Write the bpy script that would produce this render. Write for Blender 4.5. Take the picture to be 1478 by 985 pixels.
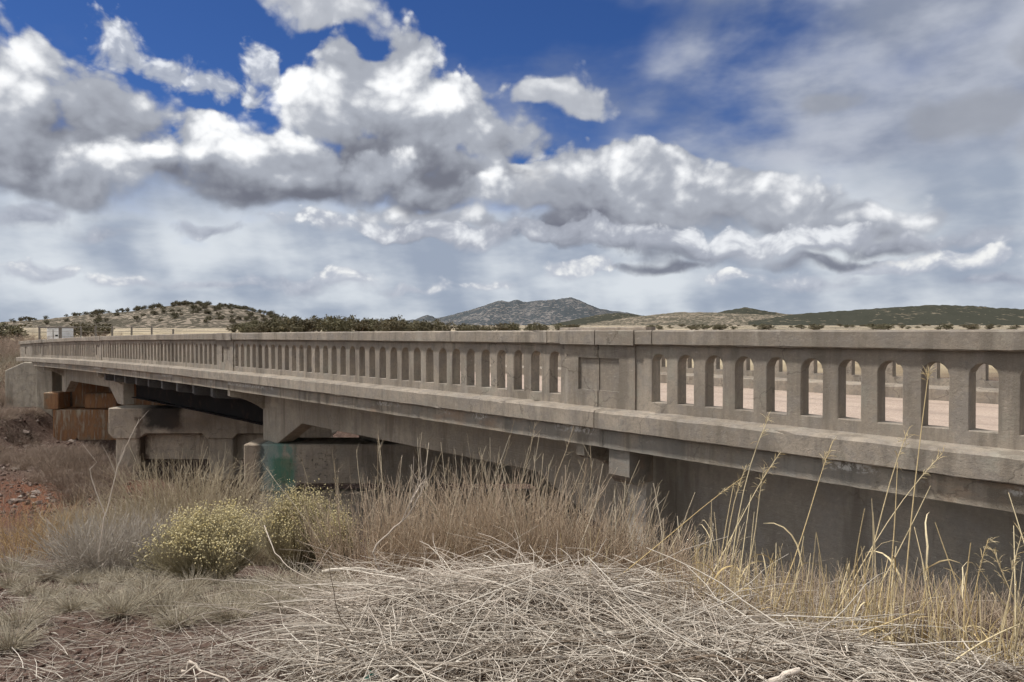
import bpy, bmesh, math, random
import numpy as np
from mathutils import Vector, Matrix

for _o in list(bpy.data.objects):
    bpy.data.objects.remove(_o)
scene = bpy.context.scene
COL = scene.collection
EYE = 5.0                                   # height of the eye above the creek bed
ALPHA = math.atan(924 / 1067.0)             # angle between the view and the line of the bridge
FWD = (-math.cos(ALPHA), math.sin(ALPHA))
RGT = (math.sin(ALPHA), math.cos(ALPHA))

# ------------------------------------------------------------------ camera
cam_d = bpy.data.cameras.new('camera')
cam = bpy.data.objects.new('camera', cam_d)
COL.objects.link(cam)
cam_d.sensor_width = 36.0
cam_d.lens = 36.0 * 1067.0 / 1478.0
cam_d.clip_start = 0.05
cam_d.clip_end = 60000
cam.location = (0, 0, EYE)
pitch = math.atan((492.5 - 476.0) / 1067.0)
cam.rotation_euler = (math.radians(90) - pitch, 0, math.atan2(-FWD[0], FWD[1]))
scene.camera = cam

# ------------------------------------------------------------------ render settings
scene.view_settings.view_transform = 'Standard'
scene.view_settings.look = 'None'
scene.view_settings.exposure = 0.2
scene.view_settings.gamma = 1.0
scene.render.engine = 'CYCLES'
scene.cycles.max_bounces = 5
scene.cycles.diffuse_bounces = 3
scene.cycles.glossy_bounces = 2
scene.cycles.transparent_max_bounces = 6
scene.cycles.use_denoising = True
scene.cycles.use_adaptive_sampling = True
scene.cycles.adaptive_threshold = 0.03
scene.cycles.adaptive_min_samples = 8

# ------------------------------------------------------------------ sun (veiled by thin cloud, high on the left)
SUN_EL = math.radians(60)
_sa = math.radians(-84)
_sx = FWD[0] * math.cos(_sa) + RGT[0] * math.sin(_sa)
_sy = FWD[1] * math.cos(_sa) + RGT[1] * math.sin(_sa)
SUN = Vector((_sx * math.cos(SUN_EL), _sy * math.cos(SUN_EL), math.sin(SUN_EL)))
sl = bpy.data.lights.new('sun', 'SUN')
sl.energy = 3.7
sl.angle = math.radians(5)
sl.color = (1.0, 0.96, 0.9)
so = bpy.data.objects.new('sun', sl)
COL.objects.link(so)
so.rotation_euler = SUN.to_track_quat('Z', 'Y').to_euler()
so.location = (0, 0, 60)


# ------------------------------------------------------------------ node helper
class NT:
    def __init__(self, tree):
        self.t = tree
        self.n = tree.nodes
        self.l = tree.links

    def new(self, typ, **kw):
        nd = self.n.new(typ)
        for k, v in kw.items():
            setattr(nd, k, v)
        return nd

    def put(self, sock, v):
        if hasattr(v, 'is_output') or isinstance(v, bpy.types.NodeSocket):
            self.l.new(v, sock)
        else:
            sock.default_value = v

    def m(self, op, a, b=0.0, c=0.0, clamp=False):
        nd = self.new('ShaderNodeMath', operation=op, use_clamp=clamp)
        self.put(nd.inputs[0], a)
        self.put(nd.inputs[1], b)
        self.put(nd.inputs[2], c)
        return nd.outputs[0]

    def v(self, op, a, b=(0, 0, 0), c=(0, 0, 0)):
        nd = self.new('ShaderNodeVectorMath', operation=op)
        self.put(nd.inputs[0], a)
        if op == 'SCALE':
            self.put(nd.inputs['Scale'], b)
        else:
            self.put(nd.inputs[1], b)
            if op == 'MULTIPLY_ADD':
                self.put(nd.inputs[2], c)
        return nd.outputs['Value'] if op in ('DOT_PRODUCT', 'LENGTH', 'DISTANCE') else nd.outputs[0]

    def xyz(self, x, y, z):
        nd = self.new('ShaderNodeCombineXYZ')
        for i, q in enumerate((x, y, z)):
            self.put(nd.inputs[i], q)
        return nd.outputs[0]

    def sep(self, v):
        nd = self.new('ShaderNodeSeparateXYZ')
        self.put(nd.inputs[0], v)
        return nd.outputs

    def step(self, x, a, b, lo=0.0, hi=1.0):
        nd = self.new('ShaderNodeMapRange', interpolation_type='SMOOTHSTEP')
        self.put(nd.inputs[0], x)
        self.put(nd.inputs[1], a)
        self.put(nd.inputs[2], b)
        self.put(nd.inputs[3], lo)
        self.put(nd.inputs[4], hi)
        return nd.outputs[0]

    def lin(self, x, a, b, lo=0.0, hi=1.0):
        nd = self.new('ShaderNodeMapRange')
        self.put(nd.inputs[0], x)
        for i, q in enumerate((a, b, lo, hi)):
            self.put(nd.inputs[i + 1], q)
        return nd.outputs[0]

    def noise(self, vec, scale=1.0, detail=4.0, rough=0.5, dist=0.0, lac=2.0, col=False, dim='3D'):
        nd = self.new('ShaderNodeTexNoise', noise_dimensions=dim)
        self.put(nd.inputs['Vector'], vec)
        nd.inputs['Scale'].default_value = scale
        nd.inputs['Detail'].default_value = detail
        nd.inputs['Roughness'].default_value = rough
        nd.inputs['Lacunarity'].default_value = lac
        nd.inputs['Distortion'].default_value = dist
        return nd.outputs['Color' if col else 0]

    def voro(self, vec, scale=1.0, detail=0.0, rough=0.5, feature='F1', smooth=0.5, out='Distance', rand=1.0, dim='3D'):
        nd = self.new('ShaderNodeTexVoronoi', feature=feature, voronoi_dimensions=dim)
        self.put(nd.inputs['Vector'], vec)
        nd.inputs['Scale'].default_value = scale
        nd.inputs['Randomness'].default_value = rand
        if 'Detail' in nd.inputs:
            nd.inputs['Detail'].default_value = detail
            nd.inputs['Roughness'].default_value = rough
        if feature == 'SMOOTH_F1':
            nd.inputs['Smoothness'].default_value = smooth
        return nd.outputs[out]

    def mix(self, f, a, b, mode='MIX'):
        nd = self.new('ShaderNodeMix', data_type='RGBA', blend_type=mode)
        self.put(nd.inputs[0], f)
        for i, q in ((6, a), (7, b)):
            if isinstance(q, tuple) and len(q) == 3:
                q = (*q, 1.0)
            self.put(nd.inputs[i], q)
        return nd.outputs[2]


# ------------------------------------------------------------------ sky: clear Nishita sky with cumulus, a veil and a hazy low deck
world = bpy.data.worlds.new('World')
scene.world = world
world.use_nodes = True
try:
    world.cycles.sampling_method = 'MANUAL'
    world.cycles.sample_map_resolution = 512
except Exception:
    pass


def billows(t, P, scale, seed):
    """cauliflower relief and the drift vector at (azimuth, elevation) in degrees"""
    Q = t.v('ADD', P, (seed * 37.1, seed * 11.7, 0))
    wv = t.noise(Q, 0.15 * scale, 1.0, 0.5, col=True, dim='2D')
    wv = t.v('SUBTRACT', wv, (0.5, 0.5, 0.5))
    Q2 = t.v('MULTIPLY_ADD', wv, (1.6, 1.6, 0), t.v('MULTIPLY', Q, (1, 1.2, 1)))
    n1 = t.noise(Q2, 0.17 * scale, 6.5, 0.53, dim='2D')
    v1 = t.voro(Q2, 0.40 * scale, 2.0, 0.55, 'F1', dim='2D')
    n = t.m('ADD', t.m('MULTIPLY', t.m('SUBTRACT', n1, 0.5), 2.0), t.m('MULTIPLY', t.m('SUBTRACT', 0.42, v1), 0.50))
    return n, wv


def bank(t, P, blobs):
    """smooth union of ellipses: 1 in the heart of the bank, 0 on its outline"""
    cur = None
    for (a, e, w, h, sz) in blobs:
        ln = t.v('LENGTH', t.v('MULTIPLY_ADD', P, (1 / w, 1 / h, 0), (-a / w, -e / h, 0)))
        if sz != 1.0:
            ln = t.m('ADD', ln, 1.0 - sz)
        if cur is None:
            cur = ln
        else:
            nd = t.new('ShaderNodeMath', operation='SMOOTH_MIN')
            t.put(nd.inputs[0], cur)
            t.put(nd.inputs[1], ln)
            nd.inputs[2].default_value = 0.25
            cur = nd.outputs[0]
    return t.m('MAXIMUM', t.m('SUBTRACT', 1.0, cur), -3.0)


def px(cx, cy, rx, ry, s=1.0):
    a = math.atan((cx - 739) / 1067.0)
    k = math.cos(a)
    e = math.atan((476 - cy) / 1067.0 * k)
    return (math.degrees(a), math.degrees(e), math.degrees(rx / 1067.0) * k * k, math.degrees(ry / 1067.0) * k, s)


T = NT(world.node_tree)
T.n.clear()
geo = T.new('ShaderNodeTexCoord')
D = T.v('NORMALIZE', geo.outputs['Generated'])
AZ = T.m('MULTIPLY', T.m('ARCTAN2', T.v('DOT_PRODUCT', D, (RGT[0], RGT[1], 0)), T.v('DOT_PRODUCT', D, (FWD[0], FWD[1], 0))), 57.29578)
EL = T.m('MULTIPLY', T.m('ARCSINE', T.sep(D)[2]), 57.29578)
P0 = T.xyz(AZ, EL, 0.0)

sky = T.new('ShaderNodeTexSky')
sky.sky_type = 'NISHITA'
sky.sun_disc = False
sky.sun_elevation = SUN_EL
sky.sun_rotation = math.atan2(SUN.x, SUN.y)
sky.altitude = 1600
sky.air_density = 1.0
sky.dust_density = 0.4
sky.ozone_density = 2.5
base_sky = T.v('MULTIPLY', sky.outputs[0], (0.28, 0.44, 0.74))
K = 10.0            # background strength is 0.1


LOWN = T.noise(T.v('MULTIPLY', P0, (1, 1.6, 1)), 0.13, 3.0, 0.5, 0.3, dim='2D')
P0 = T.xyz(AZ, EL, 0.0)
SC = {}
for _k, _scale, _seed, _d, _warp in (('hi', 0.95, 2, (-0.62, 1.0, 0), 2.2), ('lo', 2.0, 5, (-0.32, 0.55, 0), 1.1)):
    _n, _w = billows(T, P0, _scale, _seed)
    _n1, _ = billows(T, T.v('ADD', P0, _d), _scale, _seed)
    SC[_k] = (_n, T.m('SUBTRACT', _n, _n1), T.v('MULTIPLY_ADD', _w, (_warp * 2.6, _warp * 1.7, 0), P0))


def shade(which, blobs, g1, d2, g2, bias, base_el, height, dark, mid, bright, soft0, soft1, base_dark=0.5, lowf=1.2, amp=0.95, base_k=0.18):
    n, dn, PW = SC[which]
    sh = bank(T, PW, blobs)
    gain = T.m('MULTIPLY_ADD', T.m('MAXIMUM', sh, 0.0), 1.7, T.m('MINIMUM', sh, 0.0))
    H = T.m('MULTIPLY_ADD', n, amp, gain)
    lit = T.m('MULTIPLY_ADD', dn, g1 * amp, bias)
    if g2:
        s2 = bank(T, T.v('ADD', PW, d2), blobs)
        cl = lambda q: T.m('MINIMUM', T.m('MAXIMUM', q, -0.3), 0.5)
        lit = T.m('MULTIPLY_ADD', T.m('SUBTRACT', cl(sh), cl(s2)), g2, lit)
        lit = T.m('MULTIPLY_ADD', n, g2 * 0.8, lit)
    if lowf:
        lit = T.m('MULTIPLY_ADD', T.m('SUBTRACT', LOWN, 0.5), lowf, lit)
    if base_dark:
        H = T.m('SUBTRACT', H, T.m('MULTIPLY', T.m('MAXIMUM', T.m('SUBTRACT', base_el - 0.2, T.sep(PW)[1]), 0.0), base_k))
        el = T.m('MULTIPLY_ADD', T.m('SUBTRACT', LOWN, 0.5), 3.0, EL)
        hf = T.step(el, base_el, base_el + height, 0.0, 1.0)
        lit = T.m('ADD', lit, T.m('MULTIPLY', T.m('SUBTRACT', hf, 1.0), base_dark))
        soft1 = T.lin(EL, base_el, base_el + height, soft1 * 2.6, soft1 * 0.8)
    lit = T.m('ADD', lit, 0.03)
    c = T.mix(T.step(lit, -0.35, 0.6), tuple(x * K for x in dark), tuple(x * K for x in mid))
    c = T.mix(T.step(lit, 0.48, 1.02), c, tuple(x * K for x in bright))
    return c, T.step(H, soft0, soft1)


# veil of thin grey cloud, dense high on the right
PV = T.v('ADD', P0, (311.0, 17.0, 4.0))
nv = T.noise(T.v('MULTIPLY', PV, (1, 1.9, 1)), 0.055, 5.0, 0.5, 0.2, dim='2D')
nv2 = T.noise(T.v('MULTIPLY', PV, (1, 2.2, 1)), 0.10, 5.0, 0.5, 0.0, dim='2D')
right = T.step(T.m('ADD', AZ, T.m('MULTIPLY', nv2, 14.0)), 13.0, 34.0)
veil = T.m('MULTIPLY_ADD', right, 0.95, T.m('MULTIPLY', T.m('SUBTRACT', nv, 0.50), 2.0))
veil = T.m('SUBTRACT', veil, T.m('MULTIPLY', T.step(AZ, 2.0, -16.0), 0.35))
veil = T.m('MULTIPLY', T.step(veil, 0.0, 0.85), 0.96)
back = T.step(T.m('ABSOLUTE', AZ), 45.0, 80.0)      # beyond the view the sky stays broken cloud
veil = T.m('MAXIMUM', veil, T.m('MULTIPLY', back, T.step(nv, 0.40, 0.62)))
vb = T.step(nv2, 0.33, 0.68)
vcol = T.mix(vb, tuple(x * K for x in (0.24, 0.275, 0.36)), tuple(x * K for x in (0.47, 0.50, 0.57)))
c = T.mix(veil, base_sky, vcol)

# dark ragged patches in the veil
cc, al = shade('hi', [px(1410, 165, 110, 42), px(1330, 285, 60, 16), px(1430, 285, 110, 34), px(1190, 155, 60, 30, 0.8), px(1520, 230, 90, 60), px(1560, 60, 130, 60)], 0.35, None, 0, 0.42, 0, 1, (0.20, 0.215, 0.25), (0.30, 0.32, 0.37), (0.46, 0.48, 0.53), -0.15, 0.75, 0.0, 0.4, 0.75)
c = T.mix(T.m('MULTIPLY', al, 0.8), c, cc)

# low pale deck with rain veils and small flat clouds
PL = T.v('ADD', P0, (71.0, 3.0, 9.0))
nl = T.noise(T.v('MULTIPLY', PL, (1, 2.6, 1)), 0.10, 5.0, 0.52, 0.0, dim='2D')
rain = T.noise(T.v('MULTIPLY', T.v('ADD', PL, T.xyz(T.m('MULTIPLY', EL, 0.25), 0, 0)), (1, 0.12, 1)), 0.13, 3.0, 0.5, dim='2D')
deck = T.step(T.m('ADD', EL, T.m('MULTIPLY', T.m('SUBTRACT', nl, 0.5), 9.0)), 13.5, 7.5)
lowc = T.mix(T.step(T.m('ADD', T.m('MULTIPLY', nl, 0.6), T.m('MULTIPLY', rain, 0.55)), 0.42, 0.74), tuple(x * K for x in (0.31, 0.36, 0.45)), tuple(x * K for x in (0.66, 0.70, 0.74)))
c = T.mix(T.m('MULTIPLY', deck, 0.97), c, lowc)
rows = [px(-60, 330, 90, 26), px(40, 318, 90, 24), px(150, 335, 70, 16), px(560, 330, 90, 20), px(460, 322, 90, 16), px(300, 330, 70, 12), px(1400, 345, 110, 22), px(1520, 340, 90, 30), px(700, 345, 90, 16)]
cc, al = shade('lo', rows, 0.42, (-0.6, 1.8, 0), 0.36, 0.46, 6.6, 2.6, (0.235, 0.26, 0.33), (0.42, 0.45, 0.52), (0.92, 0.93, 0.93), -0.12, 0.5, 0.4, 0.6)
c = T.mix(T.m('MULTIPLY', al, 0.88), c, cc)
rows = [px(60, 392, 80, 20), px(-40, 400, 80, 18), px(170, 408, 80, 12), px(300, 415, 90, 10), px(430, 412, 80, 18), px(500, 405, 60, 20), px(590, 418, 70, 10), px(840, 388, 60, 14), px(1170, 410, 90, 18), px(1290, 385, 120, 14), px(1400, 372, 80, 18), px(1060, 402, 60, 10), px(700, 412, 80, 10, 0.8), px(1450, 405, 90, 14), px(1560, 395, 90, 20)]
cc, al = shade('lo', rows, 0.42, (-0.4, 1.2, 0), 0.34, 0.46, 2.8, 1.8, (0.27, 0.30, 0.38), (0.47, 0.50, 0.57), (0.92, 0.92, 0.90), -0.15, 0.5, 0.35, 0.5)
c = T.mix(T.m('MULTIPLY', al, 0.85), c, cc)

# cumulus on the right
cc, al = shade('hi', [px(870, 245, 115, 60), px(960, 262, 90, 56), px(795, 275, 90, 50), px(1065, 292, 110, 52), px(1150, 305, 105, 52), px(1240, 325, 115, 40), px(900, 315, 200, 42), px(640, 320, 150, 26, 0.9)], 0.32, (-1.2, 3.2, 0), 0.50, 0.46, 5.8, 6.0, (0.165, 0.175, 0.22), (0.385, 0.41, 0.465), (0.95, 0.96, 0.97), -0.02, 0.42, 0.58)
c = T.mix(al, c, cc)
cc, al = shade('lo', [px(1060, 362, 180, 30), px(1190, 345, 130, 26), px(930, 345, 110, 24), px(1300, 355, 110, 22), px(820, 335, 120, 24), px(620, 335, 130, 20), px(1180, 380, 140, 14), px(960, 385, 110, 12)], 0.22, (-0.8, 2.0, 0), 0.44, 0.38, 4.4, 3.0, (0.17, 0.185, 0.235), (0.385, 0.41, 0.475), (0.80, 0.82, 0.85), -0.05, 0.5, 0.5, 0.9, 0.72)
c = T.mix(T.m('MULTIPLY', al, 0.95), c, cc)
cc, al = shade('hi', [px(840, 148, 72, 34), px(790, 135, 45, 24, 0.9), px(480, 5, 100, 40), px(420, -20, 80, 40)], 0.5, (-0.9, 2.4, 0), 0.25, 0.44, 0, 1, (0.24, 0.26, 0.30), (0.48, 0.50, 0.54), (0.85, 0.86, 0.87), -0.10, 0.50, 0.0, 0.6)
c = T.mix(T.m('MULTIPLY', al, 0.93), c, cc)

# large cumulus on the left and centre
cc, al = shade('hi', [px(20, 140, 175, 105), px(130, 165, 120, 85), px(60, 230, 260, 75), px(330, 225, 150, 70), px(480, 160, 95, 80), px(545, 105, 90, 66), px(610, 180, 140, 100), px(700, 200, 100, 90), px(560, 235, 210, 72), px(655, 265, 160, 50), px(-170, 190, 150, 110), px(-330, 230, 160, 70)], 0.32, (-1.8, 4.6, 0), 0.50, 0.48, 9.3, 8.5, (0.165, 0.175, 0.215), (0.385, 0.41, 0.465), (0.95, 0.96, 0.97), -0.02, 0.42, 0.60, 1.3)
c = T.mix(al, c, cc)
cc, al = shade('hi', [px(300, 215, 110, 55), px(400, 235, 120, 50), px(240, 255, 150, 42), px(90, 268, 230, 38), px(430, 272, 260, 40), px(560, 250, 90, 40), px(690, 285, 130, 30), px(-90, 270, 120, 40)], 0.42, (-1.2, 3.2, 0), 0.46, 0.48, 8.8, 5.0, (0.155, 0.165, 0.205), (0.385, 0.41, 0.465), (0.95, 0.96, 0.97), -0.02, 0.46, 0.66)
c = T.mix(al, c, cc)

cc, al = shade('lo', [px(178, 70, 52, 46), px(160, 45, 34, 22, 0.9), px(255, 108, 50, 26), px(300, 128, 60, 30), px(388, 105, 34, 50, 0.8), px(360, 140, 40, 30, 0.8)], 0.55, (-0.9, 2.4, 0), 0.25, 0.40, 0, 1, (0.26, 0.29, 0.36), (0.46, 0.49, 0.55), (0.85, 0.87, 0.9), -0.15, 0.75, 0.0, 0.6, 1.15)
c = T.mix(T.m('MULTIPLY', al, 0.88), c, cc)

# generic broken cumulus all round outside the view, as overhead
gout = T.m('MAXIMUM', back, T.step(EL, 30.0, 45.0))
PG = T.v('MULTIPLY', D, (3.0, 3.0, 4.5))
ng = T.noise(PG, 1.0, 5.0, 0.55, 0.0)
ng2 = T.noise(T.v('ADD', PG, (-0.1, -0.05, 0.3)), 1.0, 3.0, 0.55, 0.0)
galpha = T.m('MULTIPLY', T.step(ng, 0.37, 0.50), gout)
gl = T.m('MULTIPLY_ADD', T.m('SUBTRACT', ng, ng2), 3.0, 0.5, clamp=True)
gcol = T.mix(gl, tuple(x * K for x in (0.42, 0.43, 0.45)), tuple(x * K for x in (1.08, 1.07, 1.05)))
c = T.mix(galpha, c, gcol)
# below the horizon: plain earth tone
c = T.mix(T.step(EL, -1.0, -3.0), c, tuple(x * K for x in (0.16, 0.13, 0.10)))

bg = T.new('ShaderNodeBackground')
T.put(bg.inputs[0], c)
bg.inputs[1].default_value = 0.094
ow = T.new('ShaderNodeOutputWorld')
T.l.new(bg.outputs[0], ow.inputs[0])

# ================================================================== helpers
RNG = np.random.default_rng(7)
CA, SA = math.cos(ALPHA), math.sin(ALPHA)


def W(l, t):
    """lateral / depth (creek axis / across the creek) -> world x, y"""
    return (FWD[0] * t + RGT[0] * l, FWD[1] * t + RGT[1] * l)


def LT(x, y):
    return (x * RGT[0] + y * RGT[1], x * FWD[0] + y * FWD[1])


def prop(o, label=None, cat=None, group=None, kind=None):
    if label:
        o['label'] = label
    if cat:
        o['category'] = cat
    if group:
        o['group'] = group
    if kind:
        o['kind'] = kind
    return o


def empty(name, loc=(0, 0, 0)):
    o = bpy.data.objects.new(name, None)
    o.empty_display_size = 0.2
    o.location = loc
    COL.objects.link(o)
    return o


def link(name, me, mat=None, parent=None):
    o = bpy.data.objects.new(name, me)
    if mat is not None and not me.materials:
        me.materials.append(mat)
    COL.objects.link(o)
    if parent is not None:
        o.parent = parent
        pl = parent
        off = Vector((0, 0, 0))
        while pl is not None:
            off += pl.location
            pl = pl.parent
        o.location = -off        # meshes are written in world coordinates
    return o


def np_mesh(name, verts, quads, attr=None, smooth=False):
    me = bpy.data.meshes.new(name)
    verts = np.asarray(verts, dtype=np.float32)
    quads = np.asarray(quads, dtype=np.int32)
    k = quads.shape[1]
    me.vertices.add(len(verts))
    me.vertices.foreach_set('co', verts.ravel())
    me.loops.add(quads.size)
    me.loops.foreach_set('vertex_index', quads.ravel())
    me.polygons.add(len(quads))
    me.polygons.foreach_set('loop_start', np.arange(0, quads.size, k, dtype=np.int32))
    if smooth:
        me.polygons.foreach_set('use_smooth', np.ones(len(quads), dtype=bool))
    if attr:
        for nm, arr in attr.items():
            a = me.attributes.new(nm, 'FLOAT', 'POINT')
            a.data.foreach_set('value', np.asarray(arr, dtype=np.float32))
    me.update(calc_edges=True)
    return me


def tube_arrays(P, r, sides=3, var=None):
    n, k, _ = P.shape
    Tn = np.gradient(P, axis=1)
    Tn /= np.linalg.norm(Tn, axis=2, keepdims=True) + 1e-9
    ref = RNG.normal(size=(n, 1, 3))
    ref /= np.linalg.norm(ref, axis=2, keepdims=True)
    ref = ref - 0.0 * Tn
    A = np.cross(Tn, np.broadcast_to(ref, Tn.shape))
    A /= np.linalg.norm(A, axis=2, keepdims=True) + 1e-9
    B = np.cross(Tn, A)
    ang = np.arange(sides) * 2 * math.pi / sides
    V = P[:, :, None, :] + r[:, :, None, None] * (A[:, :, None, :] * np.cos(ang)[None, None, :, None] + B[:, :, None, :] * np.sin(ang)[None, None, :, None])
    idx = np.arange(n * k * sides).reshape(n, k, sides)
    a = idx[:, :-1, :]
    b = idx[:, 1:, :]
    Q = np.stack([a, np.roll(a, -1, axis=2), np.roll(b, -1, axis=2), b], axis=-1).reshape(-1, 4)
    if var is None:
        var = RNG.random(n)
    vv = np.broadcast_to(var[:, None, None], (n, k, sides)).reshape(-1)
    hh = np.broadcast_to(np.linspace(0, 1, k)[None, :, None], (n, k, sides)).reshape(-1)
    return V.reshape(-1, 3), Q, vv, hh


def merge(parts):
    vs, qs, va, ha = [], [], [], []
    off = 0
    for (v, q, a, h) in parts:
        vs.append(v)
        qs.append(q + off)
        va.append(a)
        ha.append(h)
        off += len(v)
    return np.concatenate(vs), np.concatenate(qs), np.concatenate(va), np.concatenate(ha)


def tube_obj(name, parts, mat, parent=None, smooth=True):
    v, q, a, h = merge(parts)
    return link(name, np_mesh(name, v, q, {'var': a, 'along': h}, smooth), mat, parent)


def grow(start, direc, length, k=5, wob=0.25, droop=0.0, lift=0.0):
    """polylines (n,k,3) that wander from start along direc"""
    n = len(start)
    d = direc / (np.linalg.norm(direc, axis=1, keepdims=True) + 1e-9)
    P = np.zeros((n, k, 3))
    P[:, 0] = start
    st = (length / (k - 1))[:, None]
    for i in range(1, k):
        d = d + RNG.normal(size=(n, 3)) * wob
        d[:, 2] += lift - droop * i / k
        d /= np.linalg.norm(d, axis=1, keepdims=True) + 1e-9
        P[:, i] = P[:, i - 1] + d * st
    return P


def smoothstep(a, b, x):
    t = np.clip((x - a) / (b - a), 0, 1)
    return t * t * (3 - 2 * t)


_perm = np.random.default_rng(3).random((256, 256))


def vnoise(x, y, s=1.0):
    x = np.asarray(x, dtype=float) * s + 1000.0
    y = np.asarray(y, dtype=float) * s + 1000.0
    xi = np.floor(x).astype(int)
    yi = np.floor(y).astype(int)
    fx = x - xi
    fy = y - yi
    fx = fx * fx * (3 - 2 * fx)
    fy = fy * fy * (3 - 2 * fy)
    g = lambda i, j: _perm[i % 256, j % 256]
    return (g(xi, yi) * (1 - fx) + g(xi + 1, yi) * fx) * (1 - fy) + (g(xi, yi + 1) * (1 - fx) + g(xi + 1, yi + 1) * fx) * fy


def fbm(x, y, s=1.0, o=4):
    r = 0
    a = 0.5
    for i in range(o):
        r = r + a * (vnoise(np.asarray(x) + 17.3 * i, np.asarray(y) - 9.1 * i, s) - 0.5)
        s *= 2.03
        a *= 0.52
    return r


# ================================================================== materials
def mat_new(name):
    m = bpy.data.materials.new(name)
    m.use_nodes = True
    t = NT(m.node_tree)
    t.n.clear()
    out = t.new('ShaderNodeOutputMaterial')
    bs = t.new('ShaderNodeBsdfPrincipled')
    t.l.new(bs.outputs[0], out.inputs[0])
    return m, t, bs


def bump(t, bs, h, strength=0.3, dist=0.02):
    b = t.new('ShaderNodeBump')
    b.inputs['Strength'].default_value = strength
    b.inputs['Distance'].default_value = dist
    t.put(b.inputs['Height'], h)
    t.l.new(b.outputs[0], bs.inputs['Normal'])


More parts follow.
